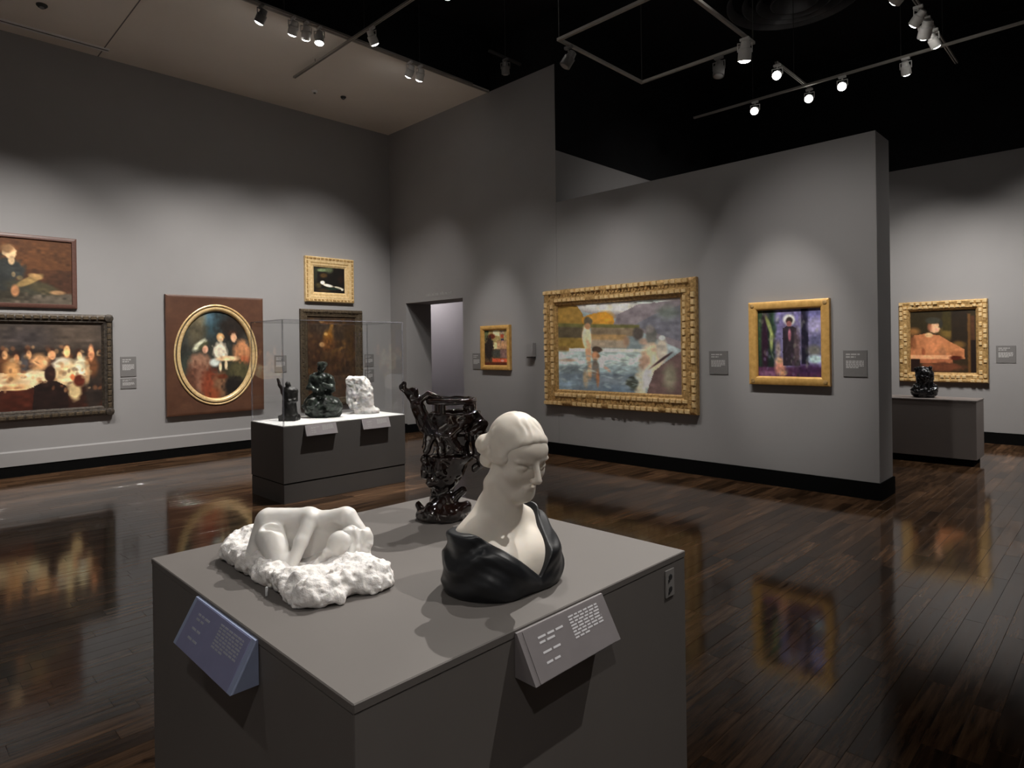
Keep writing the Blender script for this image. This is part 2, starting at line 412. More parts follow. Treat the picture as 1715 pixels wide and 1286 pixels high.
# ------------------------------------------------------------------ painted canvases
class Paint:
    """a small picture mixed in memory; strokes are given in the coordinates of quad (x0, top0, bottom0, x1, top1, bottom1)"""
    def __init__(self, W, H, quad, bg):
        self.W, self.H, self.q = W, H, quad
        x0, t0, b0, x1, t1, b1 = quad
        u = np.linspace(0, 1, W)[None, :]; v = np.linspace(0, 1, H)[:, None]
        self.X = x0 + (x1 - x0) * (u + 0 * v)
        top = t0 + (t1 - t0) * u; bot = b0 + (b1 - b0) * u
        self.Y = top + (bot - top) * v
        self.u, self.v = u + 0 * v, v + 0 * u
        self.I = np.zeros((H, W, 3)) + np.array(bg, float)
        self.n1 = self.noise(9); self.n2 = self.noise(30); self.n3 = self.noise(30)
    def noise(self, k):
        g = RNG.normal(0, 1, (k + 2, k + 2))
        a = np.linspace(0, k, self.H); b = np.linspace(0, k, self.W)
        i, j = a.astype(int), b.astype(int); fa = (a - i)[:, None]; fb = (b - j)[None, :]
        fa = fa * fa * (3 - 2 * fa); fb = fb * fb * (3 - 2 * fb)
        return (g[i][:, j] * (1 - fa) * (1 - fb) + g[i + 1][:, j] * fa * (1 - fb) + g[i][:, j + 1] * (1 - fa) * fb + g[i + 1][:, j + 1] * fa * fb)
    def blend(self, m, col, a=1.0):
        m = (np.clip(m, 0, 1) * a)[..., None]
        self.I = self.I * (1 - m) + np.array(col, float) * m
        return self
    def ell(self, cx, cy, rx, ry, col, a=1.0, soft=0.25, rot=0.0, wob=0.12):
        c, s = math.cos(R(rot)), math.sin(R(rot))
        dx, dy = self.X - cx, self.Y - cy
        p, q = (dx * c + dy * s) / rx, (-dx * s + dy * c) / ry
        d = np.sqrt(p * p + q * q) + (wob if min(rx, ry) > 40 else wob * .35) * self.n2
        return self.blend((1 + soft - d) / (2 * soft), col, a)
    def rect(self, x0, y0, x1, y1, col, a=1.0, soft=2.0, wob=1.0):
        X, Y = self.X + wob * self.n2, self.Y + wob * self.n3
        m = np.minimum(np.minimum((X - x0) / soft + 0.5, (x1 - X) / soft + 0.5), np.minimum((Y - y0) / soft + 0.5, (y1 - Y) / soft + 0.5))
        return self.blend(m, col, a)
    def poly(self, pts, col, a=1.0, wob=1.0):
        X, Y = self.X + wob * self.n2, self.Y + wob * self.n3
        ins = np.zeros(X.shape, bool)
        n = len(pts)
        for k in range(n):
            (xa, ya), (xb, yb) = pts[k], pts[(k + 1) % n]
            if ya == yb: continue
            ins ^= ((ya > Y) != (yb > Y)) & (X < (xb - xa) * (Y - ya) / (yb - ya) + xa)
        return self.blend(ins.astype(float), col, a)
    def dabs(self, n, x0, y0, x1, y1, cols, rx, ry, a=0.7, rot=0):
        for _ in range(n):
            c = cols[RNG.integers(len(cols))]
            self.ell(RNG.uniform(x0, x1), RNG.uniform(y0, y1), rx * RNG.uniform(.5, 1.4), ry * RNG.uniform(.5, 1.4), c, a, 0.4, rot + RNG.uniform(-25, 25))
        return self
    def vary(self, amp=0.08):
        self.I = self.I * (1 + amp * (0.5 * self.n1 + self.n2)[..., None])
        return self
    def canvas(self, name, w, h, parent, gain=1.0, depth=-0.02, oval=False, z0=0.0, x0=0.0):
        """hangs in the plane y = depth, centred on x0, its foot at z0; facing -y"""
        W, H = self.W, self.H
        u, v = np.meshgrid(np.linspace(-.5, .5, W), np.linspace(1, 0, H))
        if oval:
            a, b = np.meshgrid(np.linspace(-1, 1, W), np.linspace(1, -1, H))
            sx = a * np.sqrt(1 - b * b / 2); sy = b * np.sqrt(1 - a * a / 2)
            vx, vz = sx * w / 2 + x0, sy * h / 2 + h / 2 + z0
            ii = np.clip(((1 - sy) / 2 * (H - 1)).round().astype(int), 0, H - 1); jj = np.clip(((sx + 1) / 2 * (W - 1)).round().astype(int), 0, W - 1)
            I = self.I[ii, jj]
        else:
            vx, vz, I = u * w + x0, v * h + z0, self.I
        vs = np.stack([vx, np.full(vx.shape, depth), vz], -1).reshape(-1, 3)
        k = np.arange(W * H).reshape(H, W)
        fs = np.stack([k[:-1, :-1], k[1:, :-1], k[1:, 1:], k[:-1, 1:]], -1).reshape(-1, 4)
        me = bpy.data.meshes.new(name)
        me.from_pydata(vs.tolist(), [], fs.tolist())
        at = me.color_attributes.new('paint', 'FLOAT_COLOR', 'POINT')
        c = np.ones((W * H, 4), np.float32)
        c[:, :3] = np.clip(lin(np.clip(I, 0, 255)).reshape(-1, 3) * gain * 1.25, 0, 0.9)
        at.data.foreach_set('color', c.ravel())
        me.materials.append(MT['paint'])
        o = bpy.data.objects.new(name, me); o.parent = parent; COL.objects.link(o)
        return o

DS = 0.62       # how far the frames stand off the wall, against their drawn profiles
def frame_rails(root, w, h, prof, m, name='frame_rail', z0=0.0):
    """four mitred rails; prof = [(distance in from the outer edge, distance out from the wall)] from the wall round to the sight edge"""
    cor = [(-w / 2, z0), (w / 2, z0), (w / 2, z0 + h), (-w / 2, z0 + h)]
    inn = [(1, 1), (-1, 1), (-1, -1), (1, -1)]
    out = []
    for k in range(4):
        n = (k + 1) % 4
        vs = []
        for (d, t) in prof:
            for q in (k, n):
                vs.append((cor[q][0] + inn[q][0] * d, -t * DS, cor[q][1] + inn[q][1] * d))
        fs = [(2 * j, 2 * j + 1, 2 * j + 3, 2 * j + 2) for j in range(len(prof) - 1)]
        ends = tuple(2 * j for j in range(len(prof)))
        o = MB().add(vs, fs).build(name, MT[m], root, smooth=True)
        out.append(o)
    return out

def studs(root, w, h, inset, out, sx, sz, depth, m, name, z0=0.0, jitter=0.0, ch=0.25, drop=0.0):
    """carved blocks set round the frame, one row at the given inset; one joined part"""
    mb = MB()
    out, depth = out * DS, depth * DS
    def blk(cx, cz, a, b):
        t = depth * (1 + RNG.uniform(-jitter, jitter))
        c = min(a, b) * ch
        vs = [(cx - a, -out, cz - b), (cx + a, -out, cz - b), (cx + a, -out, cz + b), (cx - a, -out, cz + b),
              (cx - a + c, -out - t, cz - b + c), (cx + a - c, -out - t, cz - b + c), (cx + a - c, -out - t, cz + b - c), (cx - a + c, -out - t, cz + b - c)]
        mb.add(vs, [(4, 5, 6, 7), (0, 1, 5, 4), (1, 2, 6, 5), (2, 3, 7, 6), (3, 0, 4, 7)])
    W_, H_ = w - 2 * inset, h - 2 * inset
    nx = max(2, round(W_ / sx)); nz = max(2, round(H_ / sx))
    for k in range(nx + 1):
        if RNG.random() < drop: continue
        for z in (inset, h - inset): blk(-W_ / 2 + W_ * k / nx, z0 + z, sx * .40, sz * .5)
    for k in range(1, nz):
        if RNG.random() < drop: continue
        for xx in (-W_ / 2, W_ / 2): blk(xx, z0 + inset + H_ * k / nz, sz * .5, sx * .40)
    o = mb.build(name, MT[m], root, kind='stuff')
    return o

def painting(label, center, z0, w, h, wall, prof, fm, canv, sight, gain=1.0, depth=0.03, name='framed_painting', group='framed paintings on the gallery walls'):
    """wall 'L' faces +X, 'B' back wall, 'F' far wall (both face -Y); center runs along the wall"""
    if wall == 'L': root = empty(name, (XL, center, z0), math.pi / 2, label, 'painting', group)
    else: root = empty(name, (center, YB - 0.003 if wall == 'B' else YF, z0), 0, label, 'painting', group)
    MB().box((-w / 2 + 0.01, -0.010, 0.01), (w / 2 - 0.01, -0.002, h - 0.01)).build('backing_board', MT['canvas_back'], root)
    frame_rails(root, w, h, prof, fm)
    if canv is not None:
        canv.canvas('canvas', w - 2 * sight + 0.01, h - 2 * sight + 0.01, root, gain, -max(.0135, depth * DS), z0=sight - 0.005)
    return root

# --- upper left: a seated figure on a bare floor (coordinates of a 3.572x enlargement whose left edge is the photo's)
p = Paint(150, 100, (-380, 115, 540, 440, 145, 540), (74, 44, 24))
p.rect(-400, 100, 450, 330, (76, 46, 26), 1, 20).rect(-400, 325, 450, 480, (56, 34, 22), 1, 6).rect(-400, 470, 450, 560, (78, 70, 60), 1, 14)
p.ell(250, 230, 190, 100, (92, 58, 30), 0.5, 0.9)
p.ell(40, 470, 130, 60, (40, 36, 28), 1, .3).ell(0, 360, 75, 110, (38, 40, 38), 1, .15).ell(60, 330, 75, 60, (44, 46, 44), 1, .2, 20)
p.ell(150, 440, 150, 42, (52, 50, 40), 1, .2, 8).ell(250, 440, 110, 34, (60, 54, 38), 1, .25, 14).ell(340, 465, 50, 13, (140, 108, 76), 1, .3)
p.ell(160, 395, 90, 22, (130, 106, 66), 1, .2, -24).ell(200, 368, 46, 17, (150, 118, 76), 1, .25, 10).ell(70, 460, 26, 36, (150, 104, 70), 1, .25)
p.ell(42, 222, 42, 42, (206, 172, 130), 1, .12).ell(28, 200, 44, 26, (120, 88, 58), .9, .3).ell(50, 275, 20, 26, (188, 158, 120), 1, .2)
p.ell(62, 360, 12, 16, (120, 104, 78), 1, .3).ell(100, 380, 20, 14, (96, 84, 58), .8, .3)
p.vary(.10)
painting('brown painting of a seated man on bare boards in thin mahogany frame', 1.165, 2.08, 1.40, 0.905, 'L',
         [(0, 0), (0, .05), (.012, .06), (.05, .055), (.055, .03)], 'red_frame', p, 0.052, 1.15)

# --- lower left: a crowded table
p = Paint(230, 130, (-640, 650, 1165, 600, 660, 1140), (44, 36, 30))
p.rect(-700, 640, 620, 800, (62, 54, 48), 1, 30).ell(430, 720, 160, 70, (78, 66, 56), .8, .5).ell(100, 740, 140, 60, (56, 50, 50), .8, .6)
p.rect(-700, 1010, 620, 1200, (44, 24, 18), 1, 20).ell(60, 1090, 160, 80, (66, 28, 18), .9, .5)
for (hx, hy, c) in ((-560, 880, 0), (-470, 850, 1), (-380, 870, 0), (-290, 840, 1), (-200, 860, 0), (-110, 850, 1), (-30, 830, 0), (40, 850, 1), (115, 830, 0), (185, 880, 1), (262, 835, 0), (360, 815, 1), (440, 840, 0), (525, 830, 1)):
    p.ell(hx, hy + 70, 46, 66, [(92, 58, 36), (60, 44, 38), (38, 30, 28)][abs(hx) % 3], 1, .3)
    p.ell(hx, hy - 8, 26, 30, (52, 34, 28), 1, .2).ell(hx + 4, hy + 6, 17, 24, [(214, 158, 108), (186, 126, 84)][c], 1, .2)
p.poly([(-600, 1010), (-560, 950), (-200, 930), (70, 940), (220, 930), (240, 990), (90, 1030), (-500, 1040)], (222, 190, 146))
p.ell(185, 880, 60, 46, (216, 160, 108), .9, .3).ell(150, 960, 70, 40, (230, 202, 158), 1, .25)
p.ell(330, 895, 62, 44, (214, 204, 180), 1, .25).ell(380, 950, 120, 70, (214, 186, 140), 1, .25).ell(455, 905, 46, 60, (220, 206, 168), 1, .25)
p.ell(410, 1050, 42, 50, (198, 172, 124), 1, .25).ell(360, 820, 22, 34, (226, 168, 112), 1, .2).ell(262, 838, 26, 24, (222, 158, 110), 1, .2)
p.ell(440, 985, 40, 34, (86, 36, 24), 1, .25).ell(395, 965, 14, 18, (190, 100, 60), 1, .3).ell(522, 830, 20, 46, (206, 138, 96), 1, .25).ell(495, 950, 16, 80, (176, 140, 100), .8, .4)
p.ell(20, 920, 50, 60, (206, 152, 96), .9, .4).ell(90, 880, 24, 50, (70, 66, 66), 1, .3).ell(40, 1015, 80, 18, (236, 180, 126), 1, .3)
p.ell(250, 945, 36, 46, (40, 24, 20), 1, .12).poly([(140, 1100), (150, 1010), (215, 985), (290, 985), (355, 1015), (370, 1120), (360, 1170), (130, 1170)], (32, 20, 17))
p.ell(540, 1080, 60, 90, (42, 34, 30), 1, .3).ell(-250, 960, 40, 50, (38, 24, 20), 1, .15).ell(-250, 1080, 120, 80, (34, 22, 18), 1, .2)
p.dabs(160, -640, 790, 600, 1040, [(230, 190, 140), (150, 96, 60), (60, 40, 32), (200, 150, 100)], 14, 10, .45)
p.vary(.12)
r = painting('wide painting of a lamplit company at table in dark carved frame', 1.13, 0.68, 2.25, 1.33, 'L',
         [(0, 0), (0, .07), (.02, .095), (.05, .10), (.085, .07), (.10, .075), (.115, .04), (.13, .02)], 'dark_frame', p, 0.122, 1.1, depth=.025)
studs(r, 2.25, 1.33, .045, .096, .085, .045, .012, 'gold_dull', 'carved_leaves', jitter=.3)
for sx in (-1, 1):
    for z in (.045, 1.33 - .045):
        MB().lathe([(0, .055), (.02, .05), (.03, .02)], (sx * (2.25 / 2 - .045), -.09 * DS, z), (0, -1, 0), 12).build('corner_boss', MT['dark_frame'], r, smooth=True)

# --- oval family group
p = Paint(120, 120, (1050, 550, 1090, 1500, 550, 1090), (46, 46, 42))
p.ell(1250, 620, 180, 90, (44, 62, 68), 1, .5).ell(1150, 660, 60, 120, (78, 72, 56), 1, .4).ell(1220, 590, 40, 40, (72, 98, 112), .9, .5).ell(1180, 590, 30, 50, (110, 100, 76), .7, .5)
p.ell(1390, 650, 100, 90, (34, 28, 24), 1, .4).ell(1110, 900, 80, 90, (46, 52, 46), 1, .4).ell(1400, 950, 110, 120, (44, 42, 32), 1, .4)
p.ell(1170, 870, 70, 60, (140, 104, 84), 1, .25).ell(1140, 960, 60, 90, (86, 56, 44), 1, .3).ell(1180, 960, 34, 90, (128, 88, 70), .9, .3)
p.ell(1240, 1010, 60, 110, (124, 60, 40), 1, .3).ell(1300, 1010, 50, 80, (112, 80, 58), 1, .3).ell(1250, 1060, 40, 40, (132, 66, 40), .8, .4)
p.ell(1440, 810, 56, 80, (176, 120, 82), 1, .25).ell(1450, 860, 40, 30, (146, 76, 48), .8, .4).ell(1420, 920, 70, 60, (70, 66, 44), 1, .3).ell(1390, 1020, 70, 60, (30, 26, 24), 1, .3)
p.ell(1380, 690, 30, 20, (52, 34, 26), 1, .2).ell(1386, 716, 20, 28, (214, 164, 128), 1, .2)
p.ell(1300, 712, 24, 26, (196, 150, 100), 1, .2).ell(1301, 722, 17, 20, (228, 186, 140), 1, .3).ell(1298, 800, 46, 56, (228, 214, 190), 1, .2).ell(1262, 868, 32, 24, (206, 214, 206), 1, .3).ell(1345, 845, 70, 16, (240, 196, 150), 1, .3)
p.ell(1298, 895, 10, 28, (240, 206, 166), 1, .3).ell(1335, 885, 10, 28, (240, 206, 166), 1, .3)
p.ell(1170, 760, 52, 20, (190, 190, 164), 1, .25, -38).ell(1190, 765, 40, 14, (60, 60, 40), .9, .3, -38).ell(1204, 785, 18, 24, (214, 160, 132), 1, .2).ell(1310, 955, 34, 14, (92, 46, 28), 1, .3)
p.vary(.10)
w_, h_, zo = 1.395, 1.735, 0.59
r = empty('framed_painting', (XL, 3.602, zo), math.pi / 2, 'oval painting of a family group in brown square frame with gilt ring', 'painting', 'framed paintings on the gallery walls')
MB().box((-w_ / 2 + .01, -.012, .01), (w_ / 2 - .01, -.002, h_ - .01)).build('backing_board', MT['canvas_back'], r)
frame_rails(r, w_, h_, [(0, 0), (0, .085), (.012, .092), (.04, .09)], 'brown_wood')
EA, EB, EN = .600, .745, 72          # outer half axes of the gilt ring
# the spandrel: a square panel with an oval opening, split into four mitred pieces
for k in range(4):
    corner = [(1, 1), (-1, 1), (-1, -1), (1, -1)][k]
    vs, fs = [], []
    n_ = EN // 4
    for j in range(n_ + 1):
        a = math.pi / 2 * (k + j / n_)
        ca, sa = math.cos(a), math.sin(a)
        s_ = min((w_ / 2 - .035) / max(abs(ca), 1e-6), (h_ / 2 - .035) / max(abs(sa), 1e-6))
        vs += [(EA * .97 * ca, -.078 * DS, h_ / 2 + EB * .97 * sa), (s_ * ca, -.090 * DS, h_ / 2 + s_ * sa)]
    if k % 2 == 0: pass
    fs = [(2 * j, 2 * j + 1, 2 * j + 3, 2 * j + 2) for j in range(n_)]
    # square corner
    cx_, cz_ = corner[0] * (w_ / 2 - .035), h_ / 2 + corner[1] * (h_ / 2 - .035)
    best = min(range(n_), key=lambda j: abs(math.hypot(vs[2 * j + 1][0] - cx_, vs[2 * j + 1][2] - cz_)) + abs(math.hypot(vs[2 * j + 3][0] - cx_, vs[2 * j + 3][2] - cz_)))
    vs.append((cx_, -.090 * DS, cz_)); fs.append((2 * best + 1, len(vs) - 1, 2 * best + 3))
    MB().add(vs, fs).build('spandrel', MT['brown_wood'], r)
def ring(name, prof, m):
    vs, fs = [], []
    K = len(prof)
    for j in range(EN):
        a = 2 * math.pi * j / EN
        for (d, t) in prof:
            vs.append(((EA - d) * math.cos(a), -t * DS, h_ / 2 + (EB - d) * math.sin(a)))
    for j in range(EN):
        n = (j + 1) % EN
        fs += [(j * K + q, n * K + q, n * K + q + 1, j * K + q + 1) for q in range(K - 1)]
    return MB().add(vs, fs).build(name, MT[m], r, smooth=True)
ring('outer_bead', [(0, .075), (.0, .100), (.010, .108), (.022, .100), (.026, .084)], 'gold_pale')
ring('dark_groove', [(.024, .084), (.040, .084)], 'canvas_back')
ring('gilt_ring', [(.038, .080), (.042, .112), (.058, .118), (.078, .108), (.095, .075), (.10, .04)], 'gold_pale')
p.canvas('canvas', 2 * (EA - .088), 2 * (EB - .088), r, 1.05, -.028, oval=True, z0=h_ / 2 - (EB - .088))

# --- small upper: dark still life in gilt frame
p = Paint(90, 80, (490, 165, 390, 710, 185, 395), (16, 12, 9))
p.ell(555, 200, 46, 14, (112, 128, 92), 1, .4).ell(600, 195, 26, 30, (84, 92, 66), .9, .4).ell(560, 245, 24, 20, (74, 54, 28), 1, .4).ell(505, 235, 14, 70, (40, 44, 32), .9, .5)
p.ell(553, 305, 16, 16, (240, 232, 210), 1, .2).ell(590, 328, 36, 12, (238, 228, 206), 1, .25, 14).ell(665, 346, 34, 8, (216, 208, 184), 1, .3, 16).ell(690, 360, 9, 8, (230, 224, 200), 1, .3)
p.ell(525, 330, 20, 22, (64, 56, 34), 1, .4).ell(560, 370, 46, 16, (52, 40, 22), 1, .4).ell(620, 355, 40, 10, (24, 40, 30), 1, .4).ell(680, 280, 20, 30, (34, 20, 12), .8, .5)
p.vary(.1)
r = painting('small dark still life with pale cloth in deep gilt frame hung high', 5.475, 2.315, 0.905, 0.755, 'L',
         [(0, 0), (0, .085), (.015, .10), (.045, .085), (.07, .09), (.10, .075), (.105, .06), (.125, .065), (.14, .055), (.165, .03)], 'gold_pale', p, 0.16, 1.0)
studs(r, .905, .755, .03, .086, .07, .035, .014, 'gold', 'carved_leaves', jitter=.3)

# --- tall dark picture behind the display case
p = Paint(110, 130, (455, 530, 1150, 775, 530, 1150), (64, 46, 32))
p.rect(440, 500, 800, 700, (60, 46, 34), 1, 40).ell(520, 600, 60, 60, (74, 66, 56), .7, .6).ell(730, 740, 40, 120, (66, 46, 24), 1, .5).ell(500, 800, 60, 200, (58, 38, 26), .9, .6)
p.ell(610, 610, 12, 46, (134, 96, 48), .9, .4, 12).ell(590, 680, 30, 46, (150, 98, 36), .9, .4).ell(575, 660, 12, 12, (206, 158, 90), 1, .3).ell(550, 740, 18, 18, (206, 166, 116), 1, .3)
p.ell(590, 740, 40, 50, (124, 78, 40), .8, .5).ell(655, 780, 46, 14, (150, 112, 58), .9, .4, -24).ell(650, 900, 70, 130, (72, 46, 30), .8, .6).ell(700, 1000, 70, 110, (52, 38, 28), .9, .6)
p.dabs(90, 455, 540, 775, 1150, [(84, 60, 38), (50, 36, 26), (104, 74, 40)], 16, 20, .35)
p.vary(.12)
r = painting('tall dark brown painting behind the glass case in bronze gilt frame', 5.51, 0.56, 1.16, 1.63, 'L',
         [(0, 0), (0, .075), (.02, .095), (.05, .09), (.09, .06), (.115, .065), (.135, .03)], 'gold_dull', p, 0.128, 0.9)
studs(r, 1.16, 1.63, .035, .09, .075, .04, .014, 'gold_dull', 'carved_leaves', jitter=.3)

# --- small picture by the doorway
p = Paint(70, 90, (970, 470, 790, 1190, 460, 790), (92, 70, 48))
p.rect(960, 450, 1200, 620, (150, 132, 84), 1, 10).rect(960, 450, 1010, 560, (86, 92, 62), 1, 8).rect(965, 465, 1012, 488, (34, 62, 46), 1, 4).rect(1055, 465, 1115, 520, (226, 206, 158), 1, 8)
p.rect(1120, 460, 1160, 540, (150, 132, 110), 1, 5).rect(1125, 505, 1155, 540, (150, 66, 40), 1, 5).rect(1128, 545, 1156, 572, (30, 34, 66), 1, 4).rect(1050, 580, 1120, 640, (222, 190, 140), 1, 8)
p.rect(1090, 560, 1190, 640, (172, 128, 96), .8, 12).ell(1040, 525, 34, 24, (84, 36, 20), 1, .3).ell(1012, 640, 44, 110, (34, 28, 26), 1, .2).ell(1090, 680, 50, 36, (62, 64, 58), 1, .3).rect(1120, 640, 1190, 720, (116, 88, 84), .9, 12)
p.rect(1045, 725, 1190, 762, (190, 84, 56), 1, 8).ell(1140, 745, 16, 10, (230, 150, 140), 1, .3).rect(960, 760, 1200, 800, (78, 36, 22), 1, 8)
p.vary(.08)
painting('small picture of a standing figure indoors in narrow gilt frame by doorway', -6.985, 1.165, 0.64, 0.68, 'B',
         [(0, 0), (0, .08), (.012, .09), (.05, .085), (.065, .065), (.075, .04)], 'gold_flat', p, 0.072, 1.35)

# --- large bathing scene
p = Paint(200, 132, (225, 385, 1005, 1195, 300, 1040), (120, 132, 134))
p.poly([(200, 300), (1200, 300), (1200, 480), (700, 470), (430, 420), (200, 420)], (120, 112, 112)).ell(640, 385, 250, 42, (178, 178, 172), 1, .4).ell(640, 390, 60, 20, (224, 198, 180), 1, .4).ell(800, 390, 60, 30, (192, 190, 178), .9, .4).ell(980, 345, 120, 22, (170, 178, 172), .9, .4)
p.poly([(200, 375), (400, 380), (450, 440), (470, 540), (200, 540)], (128, 100, 48)).poly([(440, 470), (520, 440), (640, 420), (700, 460), (720, 530), (450, 540)], (158, 114, 46)).ell(640, 460, 60, 40, (172, 120, 40), .9, .4)
p.poly([(700, 520), (740, 440), (900, 360), (1200, 330), (1200, 700), (900, 560)], (112, 104, 108)).poly([(860, 520), (1000, 440), (1200, 360), (1200, 640)], (96, 96, 104)).ell(1100, 420, 70, 50, (92, 100, 92), .8, .5)
p.rect(200, 515, 900, 545, (86, 84, 50), 1, 10).rect(200, 540, 470, 625, (72, 64, 50), 1, 10).rect(520, 540, 860, 600, (112, 98, 80), 1, 10).rect(520, 590, 800, 640, (150, 118, 76), .9, 12)
p.rect(200, 620, 470, 700, (122, 100, 50), 1, 12).ell(280, 710, 70, 28, (112, 88, 50), 1, .4).rect(520, 630, 800, 690, (146, 130, 110), .9, 12)
p.rect(330, 695, 940, 722, (206, 208, 192), 1, 8).rect(200, 720, 960, 860, (168, 184, 180), 1, 20).rect(600, 740, 900, 850, (186, 200, 190), .8, 30).ell(310, 785, 80, 10, (150, 116, 96), .8, .5).rect(200, 820, 960, 900, (132, 148, 150), .9, 20)
p.rect(200, 880, 900, 1060, (98, 110, 120), 1, 24).ell(380, 850, 130, 26, (92, 100, 104), .9, .5).ell(700, 930, 120, 26, (118, 128, 136), .8, .5).ell(720, 1000, 160, 30, (92, 108, 124), .8, .5).ell(300, 960, 90, 24, (126, 148, 164), .7, .5)
p.ell(482, 620, 40, 92, (206, 180, 146), 1, .15, -4).ell(495, 725, 24, 80, (196, 152, 116), 1, .2).ell(496, 495, 36, 34, (78, 70, 58), 1, .15).ell(492, 532, 24, 24, (150, 112, 82), 1, .2).ell(505, 860, 20, 70, (172, 140, 108), 1, .3).ell(470, 920, 24, 60, (158, 140, 112), .9, .35)
p.ell(565, 705, 42, 24, (66, 54, 46), 1, .15).ell(552, 750, 32, 34, (168, 122, 90), 1, .2).ell(552, 850, 32, 70, (104, 94, 84), 1, .25).ell(570, 920, 14, 60, (146, 100, 70), 1, .3).ell(640, 840, 46, 12, (164, 136, 120), 1, .3, 40).ell(604, 822, 18, 14, (226, 226, 212), 1, .3)
p.ell(800, 640, 24, 40, (146, 118, 96), .9, .4).ell(890, 580, 40, 46, (70, 64, 60), 1, .2).ell(935, 640, 40, 26, (150, 128, 112), 1, .3).ell(985, 600, 40, 62, (92, 92, 88), 1, .2).ell(975, 545, 30, 30, (120, 114, 110), .9, .3)
p.ell(990, 760, 80, 110, (196, 172, 142), 1, .2).ell(930, 800, 40, 60, (150, 122, 104), .9, .3).ell(1060, 700, 40, 90, (170, 162, 148), 1, .25).ell(1060, 610, 22, 18, (186, 196, 190), 1, .25).ell(905, 960, 44, 110, (184, 178, 156), 1, .2).ell(960, 900, 40, 80, (206, 200, 182), .9, .3)
p.poly([(1000, 860), (1120, 760), (1200, 700), (1200, 1060), (940, 1050)], (90, 72, 70)).ell(1110, 900, 46, 90, (122, 118, 100), .9, .4).ell(1060, 770, 100, 9, (60, 44, 46), 1, .3, -38).ell(1130, 690, 40, 20, (170, 182, 184), .8, .4, 30)
p.ell(840, 950, 46, 46, (62, 66, 58), 1, .2)
p.dabs(120, 240, 740, 900, 1000, [(150, 170, 172), (110, 124, 134), (190, 204, 196), (92, 100, 104)], 34, 7, .35)
p.vary(.07)
r = painting('large painting of bathers by a lake in broad carved gilt frame', -4.785, 0.695, 2.34, 1.595, 'B',
         [(0, 0), (0, .09), (.02, .115), (.045, .118), (.075, .09), (.105, .095), (.14, .115), (.17, .10), (.185, .06), (.205, .06), (.225, .02)], 'gold', p, 0.215, 1.6, depth=.025)
studs(r, 2.34, 1.595, .034, .110, .084, .052, .030, 'gold_pale', 'outer_carving', jitter=.5, drop=.2)
studs(r, 2.34, 1.595, .090, .086, .048, .034, .020, 'gold', 'middle_carving', jitter=.5)
studs(r, 2.34, 1.595, .150, .100, .080, .046, .026, 'gold_pale', 'inner_carving', jitter=.5, drop=.25)

# --- standing robed figure among trees
p = Paint(110, 110, (165, 200, 600, 540, 190, 598), (118, 112, 150))
p.rect(150, 180, 270, 560, (30, 44, 38), 1, 20).ell(190, 330, 24, 180, (48, 72, 46), .9, .4).ell(210, 400, 20, 200, (44, 22, 40), 1, .4).ell(240, 300, 12, 70, (150, 160, 92), .9, .4, -20).ell(250, 380, 10, 60, (186, 196, 120), .8, .4).ell(270, 260, 16, 70, (40, 70, 40), .9, .4)
p.ell(300, 250, 30, 60, (120, 112, 160), 1, .5).ell(420, 250, 30, 70, (116, 108, 160), 1, .4).rect(425, 185, 465, 520, (26, 24, 40), 1, 8).ell(500, 230, 40, 40, (104, 102, 150), 1, .4).ell(500, 300, 40, 50, (156, 150, 186), 1, .4).ell(505, 400, 34, 60, (92, 92, 124), 1, .4).ell(495, 440, 40, 30, (112, 110, 100), .9, .4)
p.ell(500, 490, 40, 24, (176, 202, 206), 1, .35).rect(150, 540, 560, 610, (84, 48, 76), 1, 12).ell(460, 550, 90, 30, (60, 34, 70), .9, .4).ell(230, 580, 60, 16, (130, 90, 120), .9, .4).ell(300, 540, 30, 50, (206, 142, 120), 1, .35).ell(292, 500, 22, 20, (214, 170, 130), 1, .35).ell(320, 575, 18, 16, (220, 166, 124), .9, .35).ell(290, 440, 14, 50, (166, 148, 130), .8, .4)
p.ell(356, 262, 34, 32, (226, 226, 216), 1, .2).ell(356, 266, 20, 20, (52, 40, 38), 1, .2).ell(356, 286, 15, 18, (150, 96, 92), 1, .2).poly([(318, 310), (340, 298), (375, 298), (396, 312), (420, 530), (318, 530)], (50, 42, 50)).ell(400, 420, 18, 120, (96, 80, 84), .8, .4)
p.ell(358, 350, 9, 34, (176, 110, 124), 1, .3).ell(330, 420, 10, 90, (38, 30, 38), .8, .4)
p.dabs(80, 165, 200, 540, 590, [(150, 144, 180), (54, 62, 60), (96, 76, 100), (160, 160, 140)], 7, 16, .35)
p.vary(.1)
r = painting('purple painting of a robed figure among trees in plain gilt frame', -2.588, 1.073, 0.82, 0.878, 'B',
         [(0, 0), (0, .085), (.008, .092), (.07, .085), (.082, .07), (.09, .04)], 'gold_flat', p, 0.085, 1.0)
for sx in (-1, 1):
    for z in (.04, .878 - .04):
        MB().lathe([(0, .024), (.008, .02), (.011, .008)], (sx * (.41 - .04), -.086 * DS, z), (0, -1, 0), 10).build('corner_button', MT['gold'], r, smooth=True)

